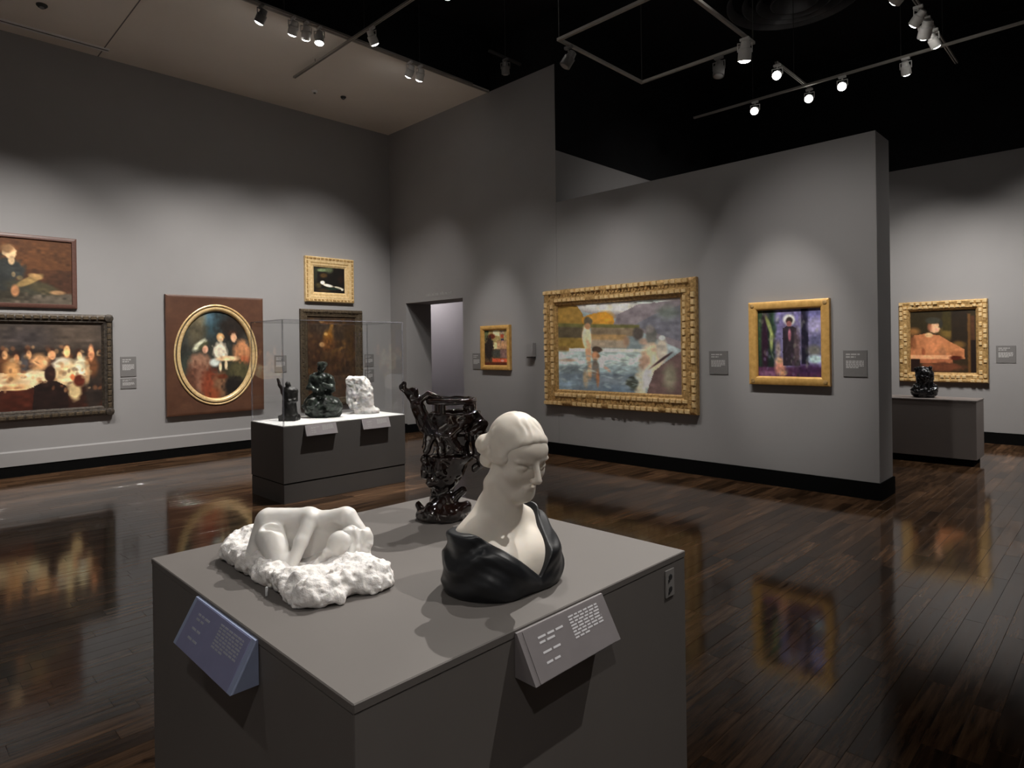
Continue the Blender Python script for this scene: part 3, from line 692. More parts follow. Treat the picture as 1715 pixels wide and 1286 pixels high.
# --- portrait on the far wall
p = Paint(110, 110, (295, 245, 915, 980, 225, 915), (46, 34, 18))
p.rect(280, 210, 1000, 480, (42, 34, 16), 1, 30).ell(690, 480, 80, 70, (104, 82, 36), 1, .5).ell(340, 470, 60, 40, (140, 96, 52), .9, .5).rect(640, 250, 740, 460, (54, 46, 18), 1, 20).rect(730, 240, 900, 580, (34, 24, 12), 1, 20).rect(890, 280, 920, 920, (92, 62, 30), 1, 12).rect(920, 300, 960, 560, (70, 42, 24), 1, 12)
p.rect(920, 560, 990, 920, (26, 14, 8), 1, 12).ell(800, 610, 60, 40, (110, 80, 40), .9, .4)
p.poly([(300, 690), (340, 510), (470, 490), (610, 510), (720, 580), (860, 660), (860, 760), (300, 770)], (176, 112, 72)).ell(560, 620, 90, 90, (200, 128, 84), 1, .3).ell(330, 590, 34, 70, (126, 76, 46), .9, .3).ell(440, 690, 20, 36, (136, 74, 46), .9, .3).ell(700, 650, 100, 50, (190, 122, 76), .9, .3).ell(640, 680, 40, 40, (156, 104, 70), .8, .4)
p.rect(300, 722, 730, 768, (222, 158, 114), 1, 10).rect(400, 765, 740, 810, (170, 102, 68), 1, 10).ell(770, 750, 60, 24, (74, 26, 12), 1, .3).ell(780, 700, 60, 26, (150, 92, 58), .9, .3).rect(290, 765, 400, 930, (32, 16, 12), 1, 10).ell(640, 850, 200, 46, (100, 56, 36), 1, .3).ell(480, 830, 60, 20, (130, 74, 46), .9, .3)
p.ell(560, 425, 50, 58, (224, 172, 132), 1, .15).ell(510, 420, 24, 44, (160, 100, 74), .8, .4).ell(545, 350, 84, 36, (54, 52, 42), 1, .2).ell(625, 390, 18, 40, (44, 42, 34), 1, .3).ell(500, 505, 40, 26, (222, 178, 126), 1, .3).ell(580, 445, 14, 14, (232, 150, 130), .8, .4)
p.vary(.05)
r = painting('portrait of a person in tan coat and dark hat in carved gilt frame', -2.143, 0.885, 1.14, 1.245, 'F',
         [(0, 0), (0, .10), (.02, .12), (.05, .11), (.08, .10), (.11, .11), (.135, .08), (.15, .03)], 'gold', p, 0.142, 1.0)
studs(r, 1.14, 1.245, .032, .112, .075, .046, .026, 'gold_pale', 'outer_carving', jitter=.5, drop=.28)
studs(r, 1.14, 1.245, .088, .102, .070, .044, .022, 'gold_pale', 'inner_carving', jitter=.5, drop=.28)

# ------------------------------------------------------------------ wall labels
def text_rows(mb, x0, z0, x1, z1, rows, hgt, y, words=5):
    """rows of small dashes, too small to read"""
    for k in range(rows):
        z = z1 - (k + .5) * (z1 - z0) / rows
        x = x0
        end = x1 if k < rows - 1 else x0 + (x1 - x0) * .7
        while x < end - 0.004:
            L_ = (x1 - x0) / words * RNG.uniform(.5, 1.2)
            e = min(x + L_, end)
            mb.box((x, y - .0006, z - hgt / 2), (e, y, z + hgt / 2))
            x = e + (x1 - x0) / words * .18
    return mb

def wall_label(label, wall, c, z0, w, h, blocks=1):
    if wall == 'L': root = empty('wall_label', (XL, c, z0), math.pi / 2, label, 'wall label', 'grey wall labels beside the pictures')
    else: root = empty('wall_label', (c, YB - .003 if wall == 'B' else YF, z0), 0, label, 'wall label', 'grey wall labels beside the pictures')
    cd = MB().box((-w / 2, -.008, 0), (w / 2, 0, h), .001).build('card', MT['label'], root)
    t = text_rows(MB(), -w * .38, h * .70, w * .2, h * .90, 2, h * .05, -.008, 3)
    text_rows(t, -w * .38, h * .32, w * .36, h * .62, 5, h * .045, -.008, 6)
    t.build('print', MT['label_text'], cd, kind='stuff')
    return root
wall_label('upper of the two stacked grey labels beside the crowded table painting', 'L', 2.445, 1.180, .19, .27)
wall_label('lower of the two stacked grey labels beside the crowded table painting', 'L', 2.445, 1.015, .19, .14)
wall_label('grey label seen through the glass between oval and tall paintings', 'L', 4.60, 1.16, .20, .27)
wall_label('upper grey label right of the tall dark painting', 'L', 6.245, 1.20, .19, .22)
wall_label('lower grey label right of the tall dark painting', 'L', 6.245, .93, .19, .22)
wall_label('small grey label between doorway and small gilt picture', 'B', -7.443, 1.172, .19, .25)
wall_label('grey label right of the large bathers painting', 'B', -3.375, 1.170, .225, .262)
wall_label('grey label right of the purple robed figure painting', 'B', -1.962, 1.174, .215, .256)
wall_label('grey label right of the tan coat portrait on far wall', 'F', -1.372, 1.183, .23, .252)

# control box on the back wall and lettering over the doorway
cb = empty('control_box', (-6.235, YB - .003, 1.365), 0, 'small wall-coloured control box left of the large bathers painting', 'control box')
MB().box((-.065, -.078, 0), (.065, 0, .20), .004).build('cover', MT['wall'], cb)
MB().box((-.05, -.080, .015), (.05, -.078, .185), .0008).build('faceplate', MT['wall'], cb)
MB().box((-.06, -.070, -.016), (.06, -.004, 0)).build('shadow_strip', MT['dark_mark'], cb)  # dark strip standing in for the shadow cast below the box
wl = empty('wall_lettering', (-8.37, YB - .001, 2.40), 0, 'faint pale lettering on the wall above the doorway', 'lettering')
mb = MB()
x = -.36
while x < .33:
    hgt = RNG.choice([.045, .045, .06])
    k = RNG.integers(3)
    mb.box((x, -.004, 0), (x + .007, 0, hgt))
    if k == 0: mb.box((x, -.004, hgt - .007), (x + .026, 0, hgt)).box((x + .022, -.004, 0), (x + .029, 0, hgt))
    elif k == 1: mb.box((x, -.004, 0), (x + .026, 0, .007)).box((x, -.004, hgt / 2), (x + .02, 0, hgt / 2 + .007))
    else: mb.box((x + .02, -.004, 0), (x + .027, 0, hgt)).box((x, -.004, hgt / 2), (x + .026, 0, hgt / 2 + .007))
    x += .044 if RNG.random() > .16 else .085
mb.build('letters', MT['label_text'], wl, kind='stuff')
# ------------------------------------------------------------------ sculpting: distance fields meshed with surface nets
def surface_net(v, org, h):
    ins = v < 0
    nx, ny, nz = v.shape
    cnt = np.zeros((nx - 1, ny - 1, nz - 1), np.int8)
    for a in (0, 1):
        for b in (0, 1):
            for c in (0, 1):
                cnt += ins[a:nx - 1 + a, b:ny - 1 + b, c:nz - 1 + c]
    act = (cnt > 0) & (cnt < 8)
    idx = np.full(act.shape, -1, np.int64)
    I = np.argwhere(act); idx[act] = np.arange(len(I))
    acc = np.zeros((len(I), 3)); num = np.zeros(len(I))
    ii, jj, kk = I.T
    for ax in range(3):
        o1, o2 = [q for q in range(3) if q != ax]
        for a in (0, 1):
            for b in (0, 1):
                p = np.zeros(3, int); p[o1], p[o2] = a, b
                q = p.copy(); q[ax] = 1
                va = v[ii + p[0], jj + p[1], kk + p[2]]; vb = v[ii + q[0], jj + q[1], kk + q[2]]
                m = (va < 0) != (vb < 0)
                t = va[m] / (va[m] - vb[m])
                pt = np.tile(p.astype(float), (m.sum(), 1)); pt[:, ax] = t
                acc[m] += pt; num[m] += 1
    V = (I + acc / num[:, None]) * h + np.array(org)
    F = []
    for ax in range(3):
        o1, o2 = (ax + 1) % 3, (ax + 2) % 3
        sl0 = [slice(None)] * 3; sl1 = [slice(None)] * 3
        sl0[ax] = slice(0, -1); sl1[ax] = slice(1, None)
        e = ins[tuple(sl0)] != ins[tuple(sl1)]
        E_ = np.argwhere(e)
        E_ = E_[(E_[:, o1] > 0) & (E_[:, o2] > 0) & (E_[:, o1] < v.shape[o1] - 1) & (E_[:, o2] < v.shape[o2] - 1)]
        if not len(E_): continue
        s = ins[E_[:, 0], E_[:, 1], E_[:, 2]]
        q = []
        for (a, b) in ((-1, -1), (0, -1), (0, 0), (-1, 0)):
            c = E_.copy(); c[:, o1] += a; c[:, o2] += b
            q.append(idx[c[:, 0], c[:, 1], c[:, 2]])
        q = np.stack(q, 1)
        q[~s] = q[~s][:, ::-1]
        F.append(q)
    return V, np.concatenate(F)

def sculpt(name, fn, lo, hi, h, m, parent, label=None):
    ax = [np.arange(lo[k], hi[k] + h, h) for k in range(3)]
    P = np.stack(np.meshgrid(*ax, indexing='ij'), -1).astype(np.float32)
    V, F = surface_net(fn(P), lo, h)
    me = bpy.data.meshes.new(name)
    me.vertices.add(len(V)); me.vertices.foreach_set('co', V.astype(np.float32).ravel())
    me.loops.add(F.size); me.loops.foreach_set('vertex_index', F.astype(np.int32).ravel())
    me.polygons.add(len(F)); me.polygons.foreach_set('loop_start', np.arange(0, F.size, 4, dtype=np.int32))
    me.update(calc_edges=True); me.validate()
    me.polygons.foreach_set('use_smooth', [True] * len(me.polygons))
    me.materials.append(m)
    o = bpy.data.objects.new(name, me); o.parent = parent; COL.objects.link(o)
    return tag(o, label)

def ell(P, c, r, rot=None):
    q = P - np.array(c, np.float32)
    if rot is not None: q = q @ np.array(rot, np.float32)
    r = np.array(r, np.float32)
    k0 = np.linalg.norm(q / r, axis=-1); k1 = np.linalg.norm(q / (r * r), axis=-1)
    return k0 * (k0 - 1) / np.maximum(k1, 1e-6)
def cap(P, a, b, ra, rb=None):
    rb = ra if rb is None else rb
    a, b = np.array(a, np.float32), np.array(b, np.float32)
    d = b - a
    t = np.clip(((P - a) @ d) / (d @ d), 0, 1)
    return np.linalg.norm(P - a - t[..., None] * d, axis=-1) - (ra + (rb - ra) * t)
def rbox(P, c, hs, r):
    q = np.abs(P - np.array(c, np.float32)) - (np.array(hs, np.float32) - r)
    return np.linalg.norm(np.maximum(q, 0), axis=-1) + np.minimum(q.max(-1), 0) - r
def smin(a, b, k):
    h = np.clip(0.5 + 0.5 * (b - a) / k, 0, 1)
    return b + (a - b) * h - k * h * (1 - h)
def smax(a, b, k): return -smin(-a, -b, k)
_TAB = RNG.uniform(-1, 1, (32, 32, 32)).astype(np.float32)
def noise3(P, s):
    q = P * s + 100.0
    i = np.floor(q).astype(int); f = q - i; f = f * f * (3 - 2 * f)
    out = 0
    for a in (0, 1):
        for b in (0, 1):
            for c in (0, 1):
                w = (f[..., 0] if a else 1 - f[..., 0]) * (f[..., 1] if b else 1 - f[..., 1]) * (f[..., 2] if c else 1 - f[..., 2])
                out = out + w * _TAB[(i[..., 0] + a) & 31, (i[..., 1] + b) & 31, (i[..., 2] + c) & 31]
    return out
def rotm(yaw, pitch):
    """columns: forward, left, up of a frame turned by yaw, nodding down by pitch"""
    f = np.array([math.cos(yaw) * math.cos(pitch), math.sin(yaw) * math.cos(pitch), -math.sin(pitch)])
    l = np.array([-math.sin(yaw), math.cos(yaw), 0])
    return np.stack([f, l, np.cross(f, l)], 1)

# ------------------------------------------------------------------ the near plinth and its cards
PX0, PX1, PY0, PY1, PZ = -1.988, -0.918, 0.546, 1.612, 0.92
pl = empty('display_plinth', ((PX0 + PX1) / 2, (PY0 + PY1) / 2, 0), 0, 'big square taupe plinth in front carrying three sculptures', 'plinth')
hx, hy = (PX1 - PX0) / 2, (PY1 - PY0) / 2
MB().box((-hx + .004, -hy + .004, 0), (hx - .004, hy - .004, .06)).build('kick_base', MT['base'], pl)
MB().box((-hx + .0015, -hy + .0015, .06), (hx - .0015, hy - .0015, PZ - .018), .002).build('body', MT['plinth'], pl)
MB().box((-hx, -hy, PZ - .018), (hx, hy, PZ), .0022).build('top_panel', MT['plinth'], pl)

def sloped_card(root, w, drop, out, m_card, m_edge, m_text):
    """a wedge hung from the top edge; front faces -y, x to the right, origin at the middle of its top edge"""
    h2 = w / 2
    MB().add([(-h2, 0, 0), (h2, 0, 0), (h2, 0, -drop), (-h2, 0, -drop), (-h2, -.006, 0), (h2, -.006, 0), (h2, -out, -drop), (-h2, -out, -drop)],
             [(0, 1, 5, 4), (4, 5, 6, 7), (0, 4, 7, 3), (1, 2, 6, 5), (3, 7, 6, 2), (0, 3, 2, 1)]).build('wedge', m_edge, root)
    ln = math.hypot(out - .006, drop)
    t = Vector((0, -(out - .006) / ln, -drop / ln)); n = Vector((0, -drop / ln, (out - .006) / ln))
    def pt(x, s, k): return (Vector((x, -.006, 0)) + t * s + n * k)[:]
    def slab(mb, x0, x1, s0, s1, k0, k1):
        mb.add([pt(x0, s0, k0), pt(x1, s0, k0), pt(x1, s1, k0), pt(x0, s1, k0), pt(x0, s0, k1), pt(x1, s0, k1), pt(x1, s1, k1), pt(x0, s1, k1)],
               [(0, 1, 2, 3), (7, 6, 5, 4), (0, 4, 5, 1), (1, 5, 6, 2), (2, 6, 7, 3), (3, 7, 4, 0)])
        return mb
    cdm = slab(MB(), -h2 * .90, h2 * .90, .002, ln - .001, 0, .0012)
    cd = cdm.build('card', m_card, root)
    tx = MB()
    for k in range(6):                                       # title lines
        if k in (2, 4): continue
        s = ln * (.22 + .095 * k)
        x = -h2 * .66
        for q in range(2 if k % 2 else 3):
            e = x + w * RNG.uniform(.04, .09)
            slab(tx, x, min(e, -h2 * .05), s, s + ln * .04, .0012, .0016); x = e + .006
    tx.build('title_print', m_text, cd, kind='stuff')
    tb = MB()
    for k in range(8):
        s = ln * (.12 + .06 * k)
        x = h2 * .06
        end = h2 * (.78 if k < 7 else .4)
        while x < end:
            e = min(x + w * RNG.uniform(.03, .07), end)
            slab(tb, x, e, s, s + ln * .032, .0012, .0016); x = e + .0045
    tb.build('text_print', MT['text_grey'] if m_text is MT['text_grey'] else m_text, cd, kind='stuff')
c1 = empty('sloped_label', (-1.447, PY0 - .0005, PZ - .007), 0, 'slate blue sloped text label below the reclining marble', 'text label')
sloped_card(c1, .335, .092, .058, MT['label_blue'], MT['label_blue_edge'], MT['text_grey'])
c2 = empty('sloped_label', (PX1 + .0005, 1.067, PZ - .006), math.pi / 2, 'mauve grey sloped text label below the bust', 'text label')
sloped_card(c2, .29, .092, .058, MT['label_mauve'], MT['label_mauve'], MT['text_white'])
ip = empty('number_plate', (PX1 - .0013, 1.525, .815), math.pi / 2, 'small grey plate with two dark marks on the plinth side', 'plate')
pp = MB().box((-.022, -.004, 0), (.022, 0, .074), .001).build('plate', MT['plate'], ip)
for z in (.021, .054):
    MB().lathe([(0, .008), (.002, .0075)], (0, -.004, z), (0, -1, 0), 16).build('mark', MT['dark_mark'], pp)
    MB().box((-.010, -.0055, z - .013), (-.004, -.004, z - .006)).build('mark', MT['dark_mark'], pp)

# ------------------------------------------------------------------ bust of alabaster and black marble
BX, BY = -1.128, 1.097
bust = empty('portrait_bust', (BX, BY, PZ), 0, 'cream alabaster bust with bowed head and black marble drapery', 'sculpture')
HC = np.array([.034, .022, .316]); HR = rotm(R(-10), R(19))
def head_space(P): return (P - HC.astype(np.float32)) @ HR.astype(np.float32)
def torso(P):
    d = ell(P, (-.012, 0, .042), (.100, .150, .098))
    d = smin(d, cap(P, (-.015, -.076, .106), (-.015, .082, .106), .046), .05)
    d = smin(d, ell(P, (.045, -.055, .045), (.060, .065, .060)), .05)
    d = smin(d, ell(P, (.045, .055, .045), (.060, .065, .060)), .05)
    for sy in (-1, 1):
        d = smin(d, cap(P, (-.022, sy * .018, .178), (-.018, sy * .098, .128), .038, .030), .035)
    return d
def body_sdf(P):
    d = torso(P)
    d = smin(d, cap(P, (-.018, 0, .12), (.010, .010, .285), .050, .042), .035)
    d = smin(d, cap(P, (.006, -.014, .160), (-.004, -.038, .250), .012, .014), .03)   # neck muscle
    d = smin(d, cap(P, (.006, .014, .160), (.004, .044, .250), .012, .014), .03)
    k = int(np.searchsorted(P[0, 0, :, 2], .165))
    q = head_space(P[:, :, k:])
    s = 0.95
    q = q / s
    h = ell(q, (-.014, 0, .028), (.084, .068, .076))
    h = smin(h, ell(q, (.024, 0, -.032), (.048, .049, .068)), .035)
    h = smin(h, ell(q, (.050, 0, .034), (.030, .046, .032)), .022)              # forehead
    h = smin(h, ell(q, (.054, 0, -.092), (.018, .020, .015)), .022)             # chin
    for sy in (-1, 1):
        h = smin(h, ell(q, (.044, sy * .033, -.026), (.024, .020, .022)), .020)  # cheek
        h = smin(h, cap(q, (.000, sy * .048, -.050), (.046, sy * .020, -.088), .014, .014), .028)   # jaw
    for sy in (-1, 1):
        h = smax(h, -ell(q, (.086, sy * .029, -.001), (.020, .020, .0135)), .007)   # socket
        h = smin(h, ell(q, (.0585, sy * .029, -.002), (.0150, .0165, .0115)), .003)   # lowered lid
        h = smax(h, -cap(q, (.0770, sy * .017, -.0095), (.0700, sy * .043, -.0095), .0022), .002)  # lid line
        h = smin(h, cap(q, (.0745, sy * .012, .0185), (.062, sy * .046, .0155), .0065, .0050), .007)   # brow
    n = cap(q, (.077, 0, .014), (.099, 0, -.024), .0070, .0095)
    n = smin(n, ell(q, (.091, .0100, -.028), (.0095, .0070, .0070)), .006); n = smin(n, ell(q, (.091, -.0100, -.028), (.0095, .0070, .0070)), .006)
    h = smin(h, n, .007)
    lips = smin(cap(q, (.0705, -.014, -.0560), (.0785, 0, -.0540), .0035, .0050), cap(q, (.0705, .014, -.0560), (.0785, 0, -.0540), .0035, .0050), .003)
    low = cap(q, (.0715, -.009, -.0655), (.0715, .009, -.0655), .0062)
    h = smin(h, ell(q, (.060, 0, -.076), (.0135, .020, .016)), .012)             # fill above the chin
    h = smin(h, lips, .009); h = smin(h, low, .009)
    h = smax(h, -cap(q, (.0830, -.012, -.0602), (.0830, .012, -.0602), .0020), .004)
    d[:, :, k:] = smin(d[:, :, k:], h * s, .014)
    d = np.maximum(d, -P[..., 2] + .003)
    return d
bf = sculpt('figure', body_sdf, (-.14, -.20, -.004), (.16, .20, .44), .0027, MT['alabaster'], bust)
def hair_sdf(P):
    q = head_space(P) / .95
    h = ell(q, (-.014, 0, .029), (.0868, .0710, .0788))
    h = smin(h, ell(q, (.040, 0, .050), (.0365, .050, .0350)), .010)
    keep = (q[..., 0] - .070) * -.76 + (q[..., 2] - .066) * .65
    h = smax(h, -keep, .008)
    h = smax(h, -(q[..., 2] + .046), .014)
    for sy in (-1, 1):
        h = smin(h, cap(q, (.022, sy * .056, .004), (-.060, sy * .044, -.026), .0125, .017), .02)
    bun = smin(ell(q, (-.068, -.056, .002), (.029, .029, .028)), ell(q, (-.058, -.046, -.036), (.025, .025, .023)), .005)
    bun = smin(bun, ell(q, (-.070, .030, -.012), (.026, .040, .030)), .012)
    h = smin(h, bun, .012)
    ang = np.arctan2(q[..., 2] - .02, q[..., 1]) 
    strand = np.sin(26 * np.abs(q[..., 1]) / .07 * .8 + 14 * q[..., 2] / .08 + 3.0 * noise3(P, 40))
    return (h + .0007 * strand) * .95
sculpt('hair', hair_sdf, (-.13, -.10, .18), (.14, .13, .44), .0029, MT['alabaster'], bf)
def drape_sdf(P):
    x, y, z = P[..., 0], P[..., 1], P[..., 2]
    ye = y - .012
    sl = np.where(ye < 0, .86, 1.35)
    fold = z - .70 * np.abs(ye)
    f = .0042 * np.sin(82 * fold + 5 * noise3(P, 11)) + .0004 * np.sin(260 * fold + 30 * y)
    d = torso(P) - .013 + f * np.clip((z + .02) / .06, 0, 1)
    edge = .036 + sl * np.abs(ye) + .5 * np.maximum(-x - .03, 0)
    edge = np.minimum(edge, np.where(ye < 0, .146, .200))
    d = smax(d, (z - edge) * .8, .005)
    return np.maximum(d, -z)
sculpt('drapery', drape_sdf, (-.14, -.21, -.004), (.15, .21, .215), .0034, MT['black_marble'], bust)

# ------------------------------------------------------------------ reclining figure carved in rough marble
mar = empty('marble_carving', (-1.580, .815, PZ), YAW, 'white marble reclining figure on a rough hewn rock', 'sculpture')
def to_plinth(P):
    c, s = math.cos(YAW), math.sin(YAW)
    return np.stack([P[..., 0] * c - P[..., 1] * s, P[..., 0] * s + P[..., 1] * c, P[..., 2]], -1)
def rock_sdf(P):
    w = to_plinth(P)
    d = rbox(w, (0, -.030, .020), (.262, .112, .030), .028)
    d = smin(d, ell(w, (.185, -.085, .018), (.10, .070, .036)), .03)
    d = smin(d, ell(w, (-.215, -.03, .034), (.070, .090, .050)), .03)
    d = smin(d, ell(w, (.21, .03, .022), (.085, .065, .046)), .03)
    d = smin(d, ell(w, (-.05, .06, .03), (.17, .05, .05)), .03)
    d = smin(d, cap(w, (-.18, -.125, .030), (.19, -.125, .026), .022, .022), .03)
    d = smax(d, -ell(w, (0, -.035, .085), (.19, .070, .060)), .015)
    d = d + .009 * noise3(P, 24) + .006 * noise3(P, 60) + .004 * noise3(P, 130)
    return np.maximum(d, -P[..., 2])
sculpt('rock', rock_sdf, (-.29, -.29, -.004), (.29, .27, .14), .0040, MT['rock'], mar)
def figure_sdf(P):
    # knee and hip at the left, an arm down the middle, head and loose hair at the right
    d = ell(P, (-.01, .035, .070), (.140, .050, .075))                                # trunk lying behind
    d = smin(d, cap(P, (-.108, .000, .134), (-.005, .008, .134), .027, .023), .018)   # back of the thigh along the top
    d = smin(d, cap(P, (.000, .008, .134), (.040, .006, .122), .022, .022), .018)
    d = smin(d, cap(P, (-.116, -.004, .125), (-.138, -.035, .040), .026, .021), .014) # shin at the left
    d = smin(d, cap(P, (-.088, -.040, .094), (-.048, -.072, .034), .037, .030), .012) # folded thigh
    d = smax(d, -cap(P, (-.095, -.052, .124), (-.015, -.040, .112), .010, .012), .010)
    d = smin(d, cap(P, (.008, -.012, .134), (-.004, -.055, .085), .0205, .018), .012) # arm
    d = smin(d, cap(P, (-.004, -.055, .085), (-.022, -.094, .020), .0175, .0135), .008)
    d = smin(d, ell(P, (-.026, -.104, .016), (.014, .020, .010)), .008)
    d = smin(d, cap(P, (.050, .000, .128), (.096, -.006, .136), .024, .026), .016)    # far arm to the shoulder
    d = smin(d, cap(P, (.105, -.008, .132), (.138, -.020, .098), .026, .022), .016)
    d = smax(d, -ell(P, (.068, -.036, .108), (.026, .024, .017)), .010)
    d = smin(d, ell(P, (.100, -.055, .076), (.037, .033, .038)), .010)                # head laid on the arm
    d = smin(d, cap(P, (.070, -.062, .060), (.040, -.088, .032), .013, .010), .012)
    d = smin(d, ell(P, (.070, -.080, .066), (.010, .010, .010)), .010)
    return np.maximum(d + .0006 * noise3(P, 90), -P[..., 2] + .004)
sculpt('figure', figure_sdf, (-.20, -.15, -.002), (.19, .12, .18), .0036, MT['marble'], mar)
def tress_sdf(P):
    d = cap(P, (.118, -.040, .100), (.152, -.020, .090), .022, .018)
    d = smin(d, cap(P, (.140, -.040, .085), (.120, -.090, .040), .022, .016), .02)
    d = smin(d, cap(P, (.150, -.02, .08), (.160, -.045, .03), .018, .018), .02)
    return d + .0022 * np.sin(220 * P[..., 0] + 120 * P[..., 2] + 4 * noise3(P, 40)) + .003 * noise3(P, 70)
sculpt('hair', tress_sdf, (.06, -.13, .0), (.21, .06, .15), .0036, MT['marble'], mar)
MB().box((-.043, -.196, 0), (-.038, -.190, .022), .001).build('mount_pin', MT['clear_clip'], mar)

# ------------------------------------------------------------------ dark glazed figural vase
va = empty('figural_vase', (-1.715, 1.365, PZ), YAW, 'glossy brown black vase with climbing figures behind the bust', 'vase')
def vase_sdf(P):
    x, y, z = P[..., 0], P[..., 1], P[..., 2]
    tz = np.clip((z - .10) / .16, 0, 1)
    ax_ = .012 + .040 * tz * tz * (3 - 2 * tz)
    r = np.sqrt((x - ax_) ** 2 + y * y)
    prof_z = np.array([0, .012, .030, .055, .080, .105, .135, .165, .190, .205, .215, .225, .25, .28, .31, .335, .352])
    prof_r = np.array([.082, .086, .070, .046, .036, .042, .056, .064, .066, .078, .080, .062, .062, .070, .080, .088, .090])
    rr = np.interp(z, prof_z, prof_r)
    d = np.maximum((r - rr) * .75, np.maximum(-z, z - .362))
    d = smax(d, -np.maximum(r - .074, .29 - z), .004)
    d = d + .006 * noise3(P, 24) * np.clip(z / .03, 0, 1)
    # scrolls and lumps round the foot
    for a, b, ra, rb in (((-.055, -.02, .014), (-.015, -.055, .026), .024, .03), ((-.062, -.01, .02), (-.070, -.01, .052), .013, .011),
                         ((.035, -.065, .024), (.095, -.035, .045), .028, .020), ((.02, -.05, .05), (.085, -.03, .100), .018, .014),
                         ((-.02, -.045, .05), (.03, -.045, .075), .018, .016)):
        d = smin(d, cap(P, a, b, ra, rb), .012)
    # figure climbing at the left
    for a, b, ra, rb in (((-.040, -.01, .320), (-.070, -.01, .385), .028, .024), ((-.082, -.01, .424), (-.084, -.012, .430), .021, .021),
                         ((-.078, -.01, .395), (-.118, -.015, .450), .012, .009), ((-.118, -.015, .450), (-.112, -.02, .462), .011, .010),
                         ((-.070, -.01, .400), (-.030, -.02, .425), .014, .012), ((-.030, -.02, .425), (.006, -.02, .412), .012, .011),
                         ((-.045, -.02, .330), (-.020, -.055, .290), .024, .019), ((-.020, -.055, .290), (-.036, -.050, .235), .017, .012),
                         ((-.030, 0, .300), (-.042, -.02, .250), .018, .014)):
        d = smin(d, cap(P, a, b, ra, rb), .007)
    # figures clinging at the right
    for a, b, ra, rb in (((.118, -.02, .345), (.138, -.02, .285), .027, .031), ((.108, -.03, .378), (.110, -.03, .382), .021, .020),
                         ((.130, -.03, .360), (.160, -.03, .320), .013, .013), ((.160, -.03, .320), (.120, -.07, .300), .012, .011),
                         ((.140, -.02, .285), (.135, -.045, .225), .026, .018), ((.135, -.045, .225), (.150, -.03, .190), .016, .012), ((.150, -.03, .190), (.126, -.022, .172), .012, .011),
                         ((.090, -.070, .330), (.045, -.085, .292), .017, .018), ((.045, -.085, .292), (.075, -.075, .245), .016, .012),
                         ((.020, -.072, .320), (.040, -.082, .335), .017, .017), ((.012, -.066, .290), (.020, -.066, .235), .018, .012)):
        d = smin(d, cap(P, a, b, ra, rb), .007)
    # masks on the body
    for c, q in (((-.042, -.02, .165), (.020, .022, .030)), ((-.046, -.015, .205), (.016, .018, .018)), ((.012, -.062, .175), (.022, .018, .028)), ((-.020, -.052, .135), (.018, .016, .02)), ((.072, -.03, .170), (.016, .02, .026)), ((.125, -.02, .172), (.014, .014, .016))):
        d = smin(d, ell(P, c, q), .008)
    return np.maximum(d + .003 * noise3(P, 70), -z)
sculpt('vessel', vase_sdf, (-.15, -.14, -.004), (.20, .13, .48), .0040, MT['glaze'], va)
def rim_sdf(P):
    x, y, z = P[..., 0] - .045, P[..., 1], P[..., 2]
    r = np.sqrt(x * x + y * y)
    t = z - .402
    d = np.sqrt((r - .078) ** 2 + t * t) - .010
    return d + .002 * noise3(P, 60)
sculpt('rim', rim_sdf, (-.06, -.11, .375), (.15, .11, .43), .0036, MT['glaze'], va)
mb = MB()
for k in range(3):
    a = 2 * math.pi * k / 3 + .25
    MB().tube((.045 + .076 * math.cos(a), .076 * math.sin(a), .345), (.045 + .078 * math.cos(a), .078 * math.sin(a), .402), .012, .009, 10).build('strut', MT['glaze'], va, smooth=True)

# ------------------------------------------------------------------ glass display case with three small sculptures
CX0, CX1, CY0, CY1, CZ = -6.68, -5.93, 2.80, 4.24, .765
vc = empty('display_case', ((CX0 + CX1) / 2, (CY0 + CY1) / 2, 0), 0, 'clear acrylic case on a long dark grey plinth', 'display case')
ox, oy = (CX1 - CX0) / 2, (CY1 - CY0) / 2
MB().box((-ox + .004, -oy + .004, .0), (ox - .004, oy - .004, .19), .002).build('lower_plinth', MT['plinth_case'], vc)
MB().box((-ox + .008, -oy + .008, .19), (ox - .008, oy - .008, .20)).build('shadow_gap', MT['base'], vc)
MB().box((-ox, -oy, .20), (ox, oy, CZ - .008), .002).build('upper_plinth', MT['plinth_case'], vc)
MB().box((-ox + .003, -oy + .003, CZ - .008), (ox - .003, oy - .003, CZ), .001).build('deck', MT['case_top'], vc)
gz = 1.80; t_ = .008; q_ = .012
for a, b in (((-ox + q_, -oy + q_, CZ), (-ox + q_ + t_, oy - q_, gz)), ((ox - q_ - t_, -oy + q_, CZ), (ox - q_, oy - q_, gz)),
             ((-ox + q_ + t_, -oy + q_, CZ), (ox - q_ - t_, -oy + q_ + t_, gz)), ((-ox + q_ + t_, oy - q_ - t_, CZ), (ox - q_ - t_, oy - q_, gz)),
             ((-ox + q_, -oy + q_, gz), (ox - q_, oy - q_, gz + t_))):
    MB().box(a, b).build('glass_pane', MT['glass'], vc)
e_ = .006
for sx in (-1, 1):
    for sy in (-1, 1):
        cx_, cy_ = sx * (ox - q_), sy * (oy - q_)
        MB().box((cx_ - e_, cy_ - e_, CZ), (cx_ + e_, cy_ + e_, gz + t_)).build('corner_seam', MT['glass_edge'], vc)
for sx in (-1, 1):
    MB().box((sx * (ox - q_) - e_, -oy + q_ + e_, gz + t_ - e_), (sx * (ox - q_) + e_, oy - q_ - e_, gz + t_ + .003)).build('top_seam', MT['glass_edge'], vc)
